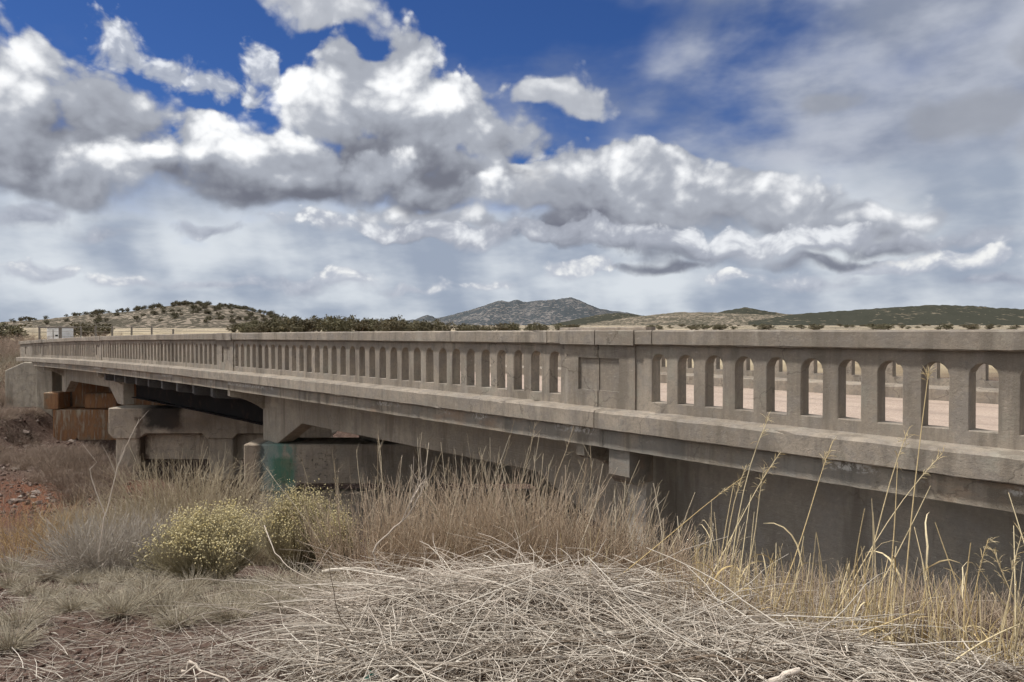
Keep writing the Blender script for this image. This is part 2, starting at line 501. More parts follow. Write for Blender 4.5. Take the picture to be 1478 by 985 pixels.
def make_concrete(name, base=(0.325, 0.278, 0.224), boards=0.0, stain=1.0, paint=None, special=None):
    m, t, bs = mat_new(name)
    P = t.new('ShaderNodeNewGeometry').outputs['Position']
    big = t.noise(P, 0.7, 5, 0.6)
    mid = t.noise(P, 4.5, 5, 0.62)
    fine = t.noise(P, 60, 3, 0.65)
    grit = t.voro(P, 130, 0, 0.5)
    d = tuple(x * 0.72 for x in base)
    l = tuple(x * 1.28 for x in base)
    c = t.mix(t.step(big, 0.3, 0.7), d, l)
    c = t.mix(t.m('MULTIPLY', t.step(mid, 0.44, 0.62), 0.75), c, (base[0] * 0.74, base[1] * 0.78, base[2] * 0.86))
    sp = t.noise(P, 26, 4, 0.72)
    c = t.mix(t.m('MULTIPLY', t.step(sp, 0.50, 0.66), 0.40), c, tuple(x * 0.52 for x in base))
    c = t.mix(t.m('MULTIPLY', t.step(sp, 0.46, 0.32), 0.30), c, tuple(min(1, x * 1.45) for x in base))
    # greenish grey lichen bloom
    li = t.m('MULTIPLY', t.step(t.noise(t.v('ADD', P, (9, 3, 4)), 2.2, 6, 0.66), 0.55, 0.68), 0.55)
    c = t.mix(li, c, (0.31, 0.30, 0.25))
    vr = t.voro(t.v('MULTIPLY_ADD', t.noise(P, 6, 3, 0.6, col=True), (0.25, 0.25, 0.25), P), 5.5, 0, 0.5)
    ring = t.m('MULTIPLY', t.step(t.m('ABSOLUTE', t.m('SUBTRACT', vr, 0.30)), 0.035, 0.012), t.step(t.noise(t.v('ADD', P, (5, 2, 8)), 1.6, 3, 0.5), 0.52, 0.62))
    c = t.mix(t.m('MULTIPLY', ring, 0.30), c, (0.36, 0.36, 0.30))
    # pale scuffs and leached lime
    pl = t.m('MULTIPLY', t.step(t.noise(t.v('MULTIPLY', P, (1, 1, 2.6)), 7.5, 6, 0.68), 0.63, 0.74), 0.55 * stain)
    c = t.mix(pl, c, (0.55, 0.51, 0.46))
    # run-off streaks
    st = t.noise(t.v('MULTIPLY', P, (1, 1, 0.09)), 9.0, 4, 0.6)
    c = t.mix(t.m('MULTIPLY', t.step(st, 0.50, 0.72), 0.60 * stain), c, tuple(x * 0.50 for x in base))
    st2 = t.noise(t.v('MULTIPLY', t.v('ADD', P, (2, 7, 0)), (1, 1, 0.16)), 3.2, 5, 0.62)
    c = t.mix(t.m('MULTIPLY', t.step(st2, 0.53, 0.64), 0.70 * stain), c, tuple(x * 0.46 for x in base))
    c = t.mix(t.m('MULTIPLY', t.step(st2, 0.40, 0.30), 0.45 * stain), c, (0.44, 0.40, 0.34))
    ce = t.voro(t.v('MULTIPLY_ADD', t.noise(P, 3, 4, 0.6, col=True), (0.5, 0.5, 0.5), P), 1.1, 0, 0.5, 'DISTANCE_TO_EDGE')
    crk = t.m('MULTIPLY', t.step(ce, 0.012, 0.004), t.step(t.noise(P, 0.6, 2, 0.5), 0.50, 0.58))
    c = t.mix(t.m('MULTIPLY', crk, 0.5), c, tuple(x * 0.22 for x in base))
    oi = t.new('ShaderNodeObjectInfo').outputs['Random']
    c = t.mix(t.m('MULTIPLY', oi, 0.25), c, tuple(x * 0.62 for x in base))
    c = t.mix(t.m('MULTIPLY', t.step(fine, 0.35, 0.7), 0.30), c, tuple(x * 0.62 for x in base))
    c = t.mix(t.m('MULTIPLY', t.step(grit, 0.30, 0.05), 0.35), c, (0.42, 0.39, 0.36))
    pits = t.m('MULTIPLY', t.step(t.voro(t.v('ADD', P, (3, 1, 7)), 26, 0, 0.5), 0.12, 0.04), 0.6)
    c = t.mix(pits, c, tuple(x * 0.30 for x in base))
    h = t.m('ADD', t.m('ADD', t.m('MULTIPLY', fine, 0.5), t.m('MULTIPLY', sp, 0.7)), t.m('MULTIPLY', mid, 0.8))
    h = t.m('SUBTRACT', h, t.m('MULTIPLY', pits, 0.8))
    if boards:
        z = t.sep(P)[2]
        zz = t.m('ADD', z, t.m('MULTIPLY', t.noise(P, 0.3, 2, 0.5), 0.05))
        fr = t.m('FRACT', t.m('MULTIPLY', zz, 1 / 0.145))
        ln = t.m('ADD', t.step(fr, 0.06, 0.0), t.step(fr, 0.94, 1.0))
        idb = t.m('FLOOR', t.m('MULTIPLY', zz, 1 / 0.145))
        wn = t.new('ShaderNodeTexWhiteNoise', noise_dimensions='1D')
        t.put(wn.inputs['W'], idb)
        c = t.mix(t.m('MULTIPLY', wn.outputs[0], 0.28 * boards), c, tuple(x * 0.62 for x in base))
        gr = t.noise(t.v('MULTIPLY', P, (0.7, 0.7, 16)), 6.0, 4, 0.6)
        c = t.mix(t.m('MULTIPLY', t.step(gr, 0.45, 0.75), 0.32 * boards), c, tuple(x * 1.22 for x in base))
        h = t.m('SUBTRACT', h, t.m('MULTIPLY', ln, 0.45 * boards))
    if special:
        c = special(t, P, c)
    t.put(bs.inputs['Base Color'], c)
    t.put(bs.inputs['Roughness'], t.lin(mid, 0.3, 0.7, 0.82, 0.97))
    bs.inputs['Specular IOR Level'].default_value = 0.25
    bump(t, bs, h, 0.5, 0.012)
    return m


def stain_box(t, P, lo, hi, soft=0.25, wob=0.5, ns=2.2):
    """0..1 mask of a blotch between two world corners with a ragged outline"""
    n = t.noise(P, ns, 5, 0.65, col=True)
    Q = t.v('MULTIPLY_ADD', t.v('SUBTRACT', n, (0.5, 0.5, 0.5)), (wob, wob, wob), P)
    s = t.sep(Q)
    m = None
    for i in range(3):
        a = t.step(s[i], lo[i] - soft * 0.5, lo[i] + soft * 0.5)
        b = t.step(s[i], hi[i] + soft * 0.5, hi[i] - soft * 0.5)
        k = t.m('MULTIPLY', a, b)
        m = k if m is None else t.m('MULTIPLY', m, k)
    return m


def slab_marks(t, P, c):
    n = t.noise(t.v('MULTIPLY', P, (0.8, 1, 1.6)), 1.7, 5, 0.6)
    c = t.mix(t.m('MULTIPLY', t.step(n, 0.52, 0.66), 0.50), c, (0.36, 0.245, 0.165))
    n2 = t.noise(t.v('ADD', P, (4, 0, 2)), 1.3, 5, 0.6)
    c = t.mix(t.m('MULTIPLY', t.step(n2, 0.50, 0.64), 0.55), c, (0.20, 0.195, 0.18))
    # lime crust along the drip line
    z = t.sep(P)[2]
    sx = t.m('MULTIPLY', t.sep(P)[0], t.sep(P)[0])
    zl = t.m('SUBTRACT', t.m('ADD', z, t.m('MULTIPLY', sx, 2.86e-4)), EYE_Z)
    band = t.m('MULTIPLY', t.step(zl, -1.145, -1.10), t.step(zl, -1.04, -1.065))
    cr = t.m('MULTIPLY', t.step(t.noise(P, 0.9, 3, 0.5), 0.53, 0.60), t.step(t.noise(P, 24, 5, 0.7), 0.47, 0.56))
    return t.mix(t.m('MULTIPLY', t.m('MULTIPLY', band, cr), 0.9), c, (0.62, 0.61, 0.58))


EYE_Z = EYE
M_CONC = make_concrete('weathered_concrete')
M_SLAB = make_concrete('weathered_concrete_edge', (0.345, 0.298, 0.236), 0.0, 1.6, special=slab_marks)
M_GIRD = make_concrete('board_marked_concrete', (0.44, 0.39, 0.315), 0.4, 1.0)
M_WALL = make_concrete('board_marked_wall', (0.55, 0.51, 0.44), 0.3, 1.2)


def make_twig(name, cols, rough=0.85, tip=None):
    m, t, bs = mat_new(name)
    a = t.new('ShaderNodeAttribute', attribute_name='var').outputs['Fac']
    ramp = t.new('ShaderNodeValToRGB')
    e = ramp.color_ramp.elements
    while len(e) < len(cols):
        e.new(0.5)
    for i, cl in enumerate(cols):
        e[i].position = i / (len(cols) - 1)
        e[i].color = (*cl, 1)
    t.put(ramp.inputs[0], a)
    c = ramp.outputs[0]
    if tip:
        al = t.new('ShaderNodeAttribute', attribute_name='along').outputs['Fac']
        c = t.mix(t.step(al, 0.45, 1.0), c, tip)
    P = t.new('ShaderNodeNewGeometry').outputs['Position']
    c = t.mix(t.m('MULTIPLY', t.step(t.noise(P, 40, 3, 0.6), 0.4, 0.7), 0.35), c, t.mix(0.5, c, (0.10, 0.075, 0.055)))
    t.put(bs.inputs['Base Color'], c)
    bs.inputs['Roughness'].default_value = rough
    bs.inputs['Specular IOR Level'].default_value = 0.2
    return m


M_DEBRIS = make_twig('cut_dry_stems', [(0.12, 0.092, 0.072), (0.33, 0.28, 0.225), (0.57, 0.505, 0.425), (0.72, 0.66, 0.57), (0.22, 0.18, 0.145)])
M_WILLOW = make_twig('dry_willow_stems', [(0.20, 0.14, 0.10), (0.40, 0.30, 0.21), (0.55, 0.43, 0.31), (0.62, 0.50, 0.37)], tip=(0.56, 0.45, 0.34))
M_STRAW = make_twig('straw', [(0.52, 0.39, 0.19), (0.66, 0.52, 0.29), (0.72, 0.61, 0.39), (0.56, 0.46, 0.29)])
M_GREYTW = make_twig('grey_twigs', [(0.20, 0.17, 0.145), (0.34, 0.295, 0.245), (0.46, 0.41, 0.35), (0.56, 0.50, 0.43)])
M_TUFT = make_twig('bunch_grass', [(0.28, 0.235, 0.175), (0.44, 0.38, 0.285), (0.38, 0.345, 0.275), (0.60, 0.52, 0.39)])
M_BROWNTW = make_twig('brown_brush', [(0.189, 0.145, 0.116), (0.290, 0.225, 0.174), (0.392, 0.304, 0.239), (0.348, 0.290, 0.246)])
M_ORANGETW = make_twig('tawny_brush', [(0.375, 0.237, 0.125), (0.475, 0.325, 0.163), (0.562, 0.400, 0.213)])
M_PALETAN = make_twig('pale_tan_twigs', [(0.32, 0.25, 0.17), (0.46, 0.385, 0.27), (0.58, 0.50, 0.37), (0.66, 0.58, 0.45)])
M_RABSTEM = make_twig('rabbitbrush_stems', [(0.26, 0.225, 0.145), (0.40, 0.35, 0.22), (0.36, 0.315, 0.21), (0.50, 0.44, 0.29)])
M_RABFLOW = make_twig('rabbitbrush_heads', [(0.54, 0.44, 0.20), (0.62, 0.52, 0.27), (0.68, 0.60, 0.37), (0.56, 0.48, 0.27)])
M_PALEBR = make_twig('bleached_branch', [(0.483, 0.414, 0.345), (0.575, 0.494, 0.414), (0.644, 0.564, 0.483)])
M_DARKBR = make_twig('dark_branch', [(0.10, 0.075, 0.055), (0.15, 0.115, 0.085), (0.20, 0.155, 0.115)])


def make_ground():
    m, t, bs = mat_new('red_brown_soil')
    P = t.new('ShaderNodeNewGeometry').outputs['Position']
    l = t.v('DOT_PRODUCT', P, (RGT[0], RGT[1], 0))
    d = t.v('DOT_PRODUCT', P, (FWD[0], FWD[1], 0))
    r = t.v('LENGTH', P)
    n1 = t.noise(P, 0.8, 6, 0.6)
    n2 = t.noise(P, 9, 5, 0.65)
    n3 = t.noise(P, 55, 3, 0.6)
    stones = t.voro(P, 28, 0, 0.5, out='Color')
    sd = t.voro(P, 28, 0, 0.5)
    c = t.mix(t.step(n1, 0.35, 0.65), (0.060, 0.038, 0.030), (0.100, 0.066, 0.052))
    c = t.mix(t.m('MULTIPLY', t.step(n2, 0.45, 0.7), 0.6), c, (0.21, 0.155, 0.125))
    gv = t.m('MULTIPLY', t.step(sd, 0.42, 0.28), t.step(t.sep(stones)[0], 0.62, 0.72))
    c = t.mix(t.m('MULTIPLY', gv, 0.8), c, t.mix(t.sep(stones)[1], (0.12, 0.09, 0.08), (0.30, 0.25, 0.21)))
    c = t.mix(t.m('MULTIPLY', t.step(n3, 0.5, 0.75), 0.4), c, (0.055, 0.036, 0.03))
    # redder bare earth on the creek side
    red = t.m('MULTIPLY', t.m('MULTIPLY', t.step(d, 13, 18), t.step(d, 27, 23)), t.m('MULTIPLY', t.step(l, -10.0, -13.5), t.step(t.noise(P, 0.25, 3, 0.5), 0.30, 0.5)))
    c = t.mix(t.m('MULTIPLY', red, 0.85), c, t.mix(n2, (0.125, 0.050, 0.028), (0.19, 0.082, 0.047)))
    # tawny dry grassland on the plain
    pl = t.step(t.m('ADD', d, t.m('MULTIPLY', n1, 6.0)), 38, 52)
    g1 = t.noise(P, 0.11, 6, 0.65)
    grass = t.mix(t.step(g1, 0.38, 0.62), (0.30, 0.235, 0.15), (0.47, 0.395, 0.265))
    grass = t.mix(t.m('MULTIPLY', t.step(t.noise(P, 1.6, 5, 0.7), 0.5, 0.72), 0.6), grass, (0.17, 0.135, 0.09))
    farp = t.step(r, 120, 300)
    g2 = t.noise(t.v('ADD', P, (500, 0, 0)), 0.022, 6, 0.66)
    farc = t.mix(t.step(g2, 0.44, 0.56), (0.42, 0.35, 0.25), (0.20, 0.17, 0.125))
    farc = t.mix(t.m('MULTIPLY', t.step(t.noise(P, 0.13, 5, 0.7), 0.52, 0.60), 0.85), farc, (0.065, 0.062, 0.045))
    grass = t.mix(farp, grass, farc)
    c = t.mix(pl, c, grass)
    t.put(bs.inputs['Base Color'], c)
    bs.inputs['Roughness'].default_value = 0.95
    bs.inputs['Specular IOR Level'].default_value = 0.1
    h = t.m('ADD', t.m('MULTIPLY', n2, 1.0), t.m('ADD', t.m('MULTIPLY', gv, 0.7), t.m('MULTIPLY', n3, 0.5)))
    bump(t, bs, h, 0.8, 0.03)
    return m


M_GROUND = make_ground()

# ================================================================== terrain
_TK = np.array([[-4000, -1.5], [-30, -1.5], [0, -1.6], [3, -1.62], [4.5, -1.78], [6, -2.06], [9, -2.75], [12, -3.5], [16, -4.45], [19, -4.9], [24, -5.05], [27, -4.8], [31, -4.1], [36, -3.6], [40, -3.0], [44, -2.3], [48, -2.05], [60, -2.0], [200, -0.9], [1000, 5.6], [3000, 16], [60000, 16]])
CAMB = 2.86e-4


def camber(s):
    s = np.asarray(s, dtype=float)
    inner = CAMB * s * s
    edge = CAMB * 47 * 47
    out = edge + (2 * CAMB * 47) * 12 * (1 - np.exp(-(np.abs(s) - 47) / 12))
    return -np.where(np.abs(s) <= 47, inner, out)


ROAD_Z = -1.03


def ground_z(x, y):
    """terrain height above the creek datum"""
    x = np.asarray(x, dtype=float)
    y = np.asarray(y, dtype=float)
    l, t = LT(x, y)
    z = np.interp(t + 0.9 * np.sin(l * 0.11 + 0.5) * smoothstep(5, 12, t), _TK[:, 0], _TK[:, 1])
    bed = np.where(t > 24, np.maximum(z * 0 - 5.15, np.interp(t, [24, 34, 37, 44], [-5.1, -5.25, -4.6, -2.3])), z)
    z = z + (np.minimum(bed, z) - z) * smoothstep(-22.6, -21.0, l) * smoothstep(23, 26, t) * smoothstep(44, 38, t)
    near = smoothstep(60, 20, np.hypot(x, y))
    z = z + near * (0.16 * fbm(x, y, 0.9, 4) + 0.05 * fbm(x, y, 5.0, 3)) + (1 - near) * 0.5 * fbm(x, y, 0.05, 4)
    # left side falls a little faster; ground dips along the wing wall
    z = z - 0.25 * smoothstep(4.5, 6.6, y) * smoothstep(6, 4, -x) * smoothstep(-8, 3, x + 8)
    # bank that closes the creek off beyond the bridge
    up = -2.55 + 0.35 * fbm(x, y, 0.4, 3)
    z = np.where((t > 6) & (t < 44), np.maximum(z, z + (up - z) * smoothstep(13.0, 17.5, y)), z)
    # rubbly rise of the far bank on the left
    z = z + 0.8 * smoothstep(-25, -34, l) * smoothstep(24, 34, t) * smoothstep(60, 46, t)
    # embankment that carries the road beyond both ends of the bridge
    s = -x
    rz = ROAD_Z + camber(s) - 0.03
    beyond = np.maximum(smoothstep(44.5, 48.5, s + 0.0 * y), smoothstep(-8.0, -10.0, s))
    across = np.abs(y - 9.2)
    side = rz - np.maximum(0, across - 3.6) * 0.55
    emb = np.maximum(z, np.where(across < 3.6, rz, side))
    z = np.where((beyond > 0) & (np.abs(s) < 400), z * (1 - beyond) + emb * beyond, z)
    lowc = (np.abs(s) < 400) & (across < 3.3) & (beyond > 0.5)
    z = np.where(lowc, np.minimum(z, rz), z)
    return z + EYE


def build_ground():
    na = 540
    rr = np.concatenate([np.linspace(0.02, 12, 90)[:-1], np.geomspace(12, 60, 110)[:-1], np.geomspace(60, 30000, 110)])
    # finer angles inside the view
    base = np.linspace(-math.pi, math.pi, na, endpoint=False)
    w = base - 0.72 * np.sin(base) * 0.9
    A = w
    ca, sa = np.cos(A), np.sin(A)
    l = rr[:, None] * sa[None, :]
    t = rr[:, None] * ca[None, :]
    x = FWD[0] * t + RGT[0] * l
    y = FWD[1] * t + RGT[1] * l
    z = ground_z(x, y)
    V = np.stack([x, y, z], -1).reshape(-1, 3)
    idx = np.arange(len(rr) * na).reshape(len(rr), na)
    a = idx[:-1]
    b = idx[1:]
    Q = np.stack([a, b, np.roll(b, -1, 1), np.roll(a, -1, 1)], -1).reshape(-1, 4)
    # close the centre
    V = np.vstack([V, [[0, 0, float(ground_z(0.0, 0.0))]]])
    o = link('ground', np_mesh('ground', V, Q[:, ::-1], None, True), M_GROUND)
    prop(o, 'red brown gravelly creek bank and dry tawny plain', kind='structure')


build_ground()


def gz(x, y):
    return float(ground_z(x, y))


# ================================================================== hills
def make_hill_mat(name, pale, dark, cover, scale, tint=(1, 1, 1)):
    m, t, bs = mat_new(name)
    P = t.new('ShaderNodeNewGeometry').outputs['Position']
    n = t.noise(P, scale * 0.25, 6, 0.62)
    c = t.mix(t.step(n, 0.36, 0.64), tuple(x * 0.72 for x in pale), pale)
    v = t.voro(P, scale, 0, 0.5)
    n2 = t.noise(P, scale * 0.12, 4, 0.6)
    thr = t.lin(n2, 0.3, 0.7, cover - 0.22, cover + 0.22)
    sp = t.step(v, t.m('ADD', thr, 0.08), thr)
    c = t.mix(t.m('MULTIPLY', sp, 0.92), c, dark)
    t.put(bs.inputs['Base Color'], c)
    bs.inputs['Roughness'].default_value = 1.0
    bs.inputs['Specular IOR Level'].default_value = 0.0
    return m


def hill(name, label, prof, dist, thick, mat, rough, n=260, m=26, ridge=1.0):
    """prof: (px of the photograph's width, px above eye level); a heightfield ridge at its true distance"""
    pr = np.array(prof, dtype=float)
    u = np.linspace(pr[0, 0], pr[-1, 0], n)
    hh = np.interp(u, pr[:, 0], pr[:, 1])
    k = np.ones(5) / 5
    hp = np.convolve(np.pad(hh, 2, mode='edge'), k, 'valid')
    l0 = (u - 739) / 1067.0 * dist
    top = hp / 1067.0 * dist
    v = np.linspace(-1, 1, m)
    sh = np.cos(np.clip(v, -1, 1) * math.pi / 2) ** 1.25
    L = np.repeat(l0[:, None], m, 1) * (1 + v[None, :] * thick / dist)
    Tt = dist + np.repeat(v[None, :] * thick, n, 0)
    zb = np.interp(Tt, _TK[:, 0], _TK[:, 1]) - 0.02 * dist / 10
    x = FWD[0] * Tt + RGT[0] * L
    y = FWD[1] * Tt + RGT[1] * L
    spurs = fbm(L / dist * 30, Tt / thick * 2.0, 1.0, 5)
    mid = 1 - np.abs(v)[None, :] ** 4
    z = zb + (top[:, None] - zb) * sh[None, :] * (1 + spurs * 0.55 * (1 - sh[None, :] ** 3)) + rough * fbm(L / dist * 160, Tt / dist * 160, 1.0, 3) * sh[None, :]
    V = np.stack([x, y, z + EYE], -1).reshape(-1, 3)
    idx = np.arange(n * m).reshape(n, m)
    Q = np.stack([idx[:-1, :-1], idx[1:, :-1], idx[1:, 1:], idx[:-1, 1:]], -1).reshape(-1, 4)
    o = link(name, np_mesh(name, V, Q, None, True), mat)
    prop(o, label, kind='structure')
    return V.reshape(n, m, 3), u, v


M_HILL = make_hill_mat('pale_scrub_hill', (0.255, 0.215, 0.172), (0.070, 0.064, 0.050), 0.56, 0.34)
M_MTN = make_hill_mat('far_mountain', (0.18, 0.17, 0.165), (0.058, 0.068, 0.076), 0.60, 0.06)
M_RIDGE = make_hill_mat('dark_juniper_ridge', (0.17, 0.145, 0.11), (0.042, 0.045, 0.036), 0.76, 0.09)
M_LOW = make_hill_mat('scrubby_rise', (0.30, 0.25, 0.195), (0.075, 0.072, 0.055), 0.58, 0.16)

HILL_L = hill('hill', 'pale rounded hill dotted with dark junipers', [(-260, 2), (-120, 6), (-20, 9), (60, 14), (120, 21), (180, 25), (230, 32), (275, 36), (320, 34), (360, 27), (400, 17), (450, 9), (540, 3), (640, -3)], 520, 110, M_HILL, 1.2, 320, 36)
hill('mountain', 'blue grey flat topped mountain with pale scree', [(480, 6), (560, 11), (600, 14), (617, 21), (630, 16), (650, 20), (680, 28), (700, 35), (722, 42), (735, 39), (745, 43), (757, 39), (775, 41), (800, 43), (824, 46), (840, 40), (860, 31), (880, 27), (905, 24), (940, 17), (1010, 10), (1100, 4)], 4200, 900, M_MTN, 14, 420, 40)
hill('hill', 'low dark wooded spur below the mountain', [(780, 4), (820, 12), (850, 18), (870, 22), (890, 24), (920, 21), (960, 15), (1010, 9)], 2600, 350, M_RIDGE, 7, 160, 20)
hill('hill', 'small dark knoll rising from the scrubby skyline', [(1000, 14), (1030, 23), (1050, 28), (1075, 32), (1100, 28), (1130, 23), (1170, 12)], 2300, 260, M_RIDGE, 5, 140, 18)
hill('hill', 'long low scrubby rise with pale clearings', [(840, 6), (900, 16), (950, 22), (985, 25), (1040, 24), (1100, 21), (1170, 22), (1260, 22), (1400, 18), (1600, 16)], 1750, 420, M_LOW, 4, 320, 30)
hill('hill', 'long dark juniper covered ridge', [(1080, 12), (1150, 22), (1220, 27), (1290, 32), (1350, 35), (1400, 34), (1440, 31), (1480, 29), (1560, 30), (1700, 22), (1900, 10)], 1500, 300, M_RIDGE, 5, 320, 26)

# ================================================================== bridge
bridge = empty('road_bridge', (-20, 9.1, 0.0))
prop(bridge, 'long brown concrete bridge with arched openings along its parapets', 'bridge')


def poly_mesh(name, verts, faces):
    me = bpy.data.meshes.new(name)
    me.from_pydata([tuple(map(float, v)) for v in verts], [], faces)
    me.update()
    return me


def fix_normals(me):
    bm = bmesh.new()
    bm.from_mesh(me)
    bmesh.ops.recalc_face_normals(bm, faces=bm.faces)
    bm.to_mesh(me)
    bm.free()
    return me


def strip(name, prof, s0, s1, mat, parent, jit=0.0025, mirror=False, step=None, skew=0.0, camb=True):
    """closed (y, z) profile swept along the bridge and bent to its camber"""
    prof = np.array(prof, dtype=float)
    if mirror:
        prof = prof.copy()
        prof[:, 0] = 18.2 - prof[:, 0]
    ss = [s0]
    while ss[-1] < s1 - 1e-6:
        st = step or (0.10 if abs(ss[-1]) < 12 else 0.3 if abs(ss[-1]) < 24 else 0.8)
        ss.append(min(s1, ss[-1] + st))
    ss = np.array(ss)
    n, k = len(ss), len(prof)
    V = np.zeros((n, k, 3))
    V[:, :, 0] = -(ss[:, None] - skew * (prof[None, :, 0] - 6.7))
    V[:, :, 1] = prof[None, :, 0]
    V[:, :, 2] = prof[None, :, 1] + (camber(ss)[:, None] if camb else 0) + EYE
    if jit:
        V[1:-1, :, 1:] += RNG.normal(size=(n - 2, k, 2)) * jit * 0.6
        chip = (RNG.random((n - 2, k)) < 0.035) * RNG.random((n - 2, k)) * jit * 4
        cen = prof.mean(0)
        V[1:-1, :, 1] += chip * np.sign(cen[0] - prof[None, :, 0])
        V[1:-1, :, 2] += chip * np.sign(cen[1] - prof[None, :, 1])
    idx = np.arange(n * k).reshape(n, k)
    faces = []
    for i in range(n - 1):
        for j in range(k):
            j2 = (j + 1) % k
            faces.append((idx[i, j], idx[i, j2], idx[i + 1, j2], idx[i + 1, j]))
    faces.append(tuple(idx[0]))
    faces.append(tuple(idx[-1][::-1]))
    me = fix_normals(poly_mesh(name, V.reshape(-1, 3), faces))
    return link(name, me, mat, parent)


def ltbox(name, l0, l1, t0, t1, z0, z1, mat, parent, bev=0.02, prof=None):
    """box (or extruded (l, z) polygon) square to the creek"""
    if prof is None:
        prof = [(l0, z0), (l1, z0), (l1, z1), (l0, z1)]
    V, F = [], []
    k = len(prof)
    for t in (t0, t1):
        for (l, z) in prof:
            x, y = W(l, t)
            V.append((x, y, z + EYE))
    for j in range(k):
        j2 = (j + 1) % k
        F.append((j, j2, k + j2, k + j))
    F.append(tuple(range(k)))
    F.append(tuple(range(2 * k - 1, k - 1, -1)))
    me = poly_mesh(name, V, F)
    bm = bmesh.new()
    bm.from_mesh(me)
    bmesh.ops.recalc_face_normals(bm, faces=bm.faces)
    if bev:
        bmesh.ops.bevel(bm, geom=list(bm.edges), offset=bev, segments=1, affect='EDGES')
    bm.to_mesh(me)
    bm.free()
    return link(name, me, mat, parent)


def szmesh(name, prof, y0, y1, mat, parent, bev=0.012, skew=0.86, camb=True):
    """(s, z) polygon given thickness from y0 to y1, square to the bridge, shifted along by the skew"""
    V, F = [], []
    k = len(prof)
    sh = skew * (y0 - 6.7)
    for y in (y0, y1):
        for (s, z) in prof:
            V.append((-(s - sh), y, z + EYE + (float(camber(s - sh)) if camb else 0)))
    for j in range(k):
        j2 = (j + 1) % k
        F.append((j, j2, k + j2, k + j))
    F.append(tuple(range(k)))
    F.append(tuple(range(2 * k - 1, k - 1, -1)))
    me = poly_mesh(name, V, F)
    bm = bmesh.new()
    bm.from_mesh(me)
    bmesh.ops.recalc_face_normals(bm, faces=bm.faces)
    if bev:
        bmesh.ops.bevel(bm, geom=list(bm.edges), offset=bev, segments=1, affect='EDGES')
    bmesh.ops.triangulate(bm, faces=[f for f in bm.faces if len(f.verts) > 4])
    bm.to_mesh(me)
    bm.free()
    return link(name, me, mat, parent)


# ---- deck and road surface
SLAB = [(5.87, -1.245), (5.87, -1.06), (5.88, -1.05), (12.32, -1.05), (12.33, -1.06), (12.33, -1.245)]
cuts = [-9.0, 5.30, 16.85, 28.9, 42.2]
for i in range(len(cuts) - 1):
    strip('deck_slab', SLAB, cuts[i] + 0.004, cuts[i + 1] - 0.004, M_SLAB, bridge, 0.0022)


def make_road():
    m, t, bs = mat_new('pinkish_road_surface')
    P = t.new('ShaderNodeNewGeometry').outputs['Position']
    n = t.noise(P, 1.2, 5, 0.6)
    g = t.voro(P, 55, 0, 0.5, out='Color')
    c = t.mix(t.step(n, 0.3, 0.7), (0.37, 0.285, 0.225), (0.47, 0.37, 0.295))
    c = t.mix(0.35, c, t.mix(t.sep(g)[0], (0.24, 0.17, 0.14), (0.56, 0.45, 0.37)))
    c = t.mix(t.m('MULTIPLY', t.step(t.noise(P, 18, 4, 0.6), 0.55, 0.75), 0.5), c, (0.25, 0.20, 0.165))
    tr = t.noise(t.v('MULTIPLY', P, (0.25, 2.2, 1)), 1.0, 5, 0.6)
    c = t.mix(t.m('MULTIPLY', t.step(tr, 0.50, 0.66), 0.55), c, (0.27, 0.215, 0.175))
    t.put(bs.inputs['Base Color'], c)
    bs.inputs['Roughness'].default_value = 0.95
    bump(t, bs, t.noise(P, 70, 3, 0.6), 0.8, 0.015)
    return m


M_ROAD = make_road()
road = strip('road', [(6.43, -1.047), (6.43, ROAD_Z), (9.1, ROAD_Z + 0.03), (11.77, ROAD_Z), (11.77, -1.047)], -60, 200, M_ROAD, None, 0.0, step=1.0)
prop(road, 'pinkish tan gravelled road surface crossing the bridge', kind='structure')

# ---- parapets
PITCH = 0.3197
CAPP = [(5.952, -0.152), (5.94, -0.140), (5.94, -0.014), (5.953, 0.0), (6.177, 0.0), (6.19, -0.014), (6.19, -0.140), (6.178, -0.152)]
CAPP2 = [(y - 0.035 if y < 6.06 else y + 0.035, z) for (y, z) in CAPP]
PLIN = [(5.81, -1.046), (5.80, -1.036), (5.80, -0.872), (5.818, -0.853), (5.995, -0.832), (6.135, -0.832), (6.40, -0.850), (6.42, -0.868), (6.42, -1.046)]


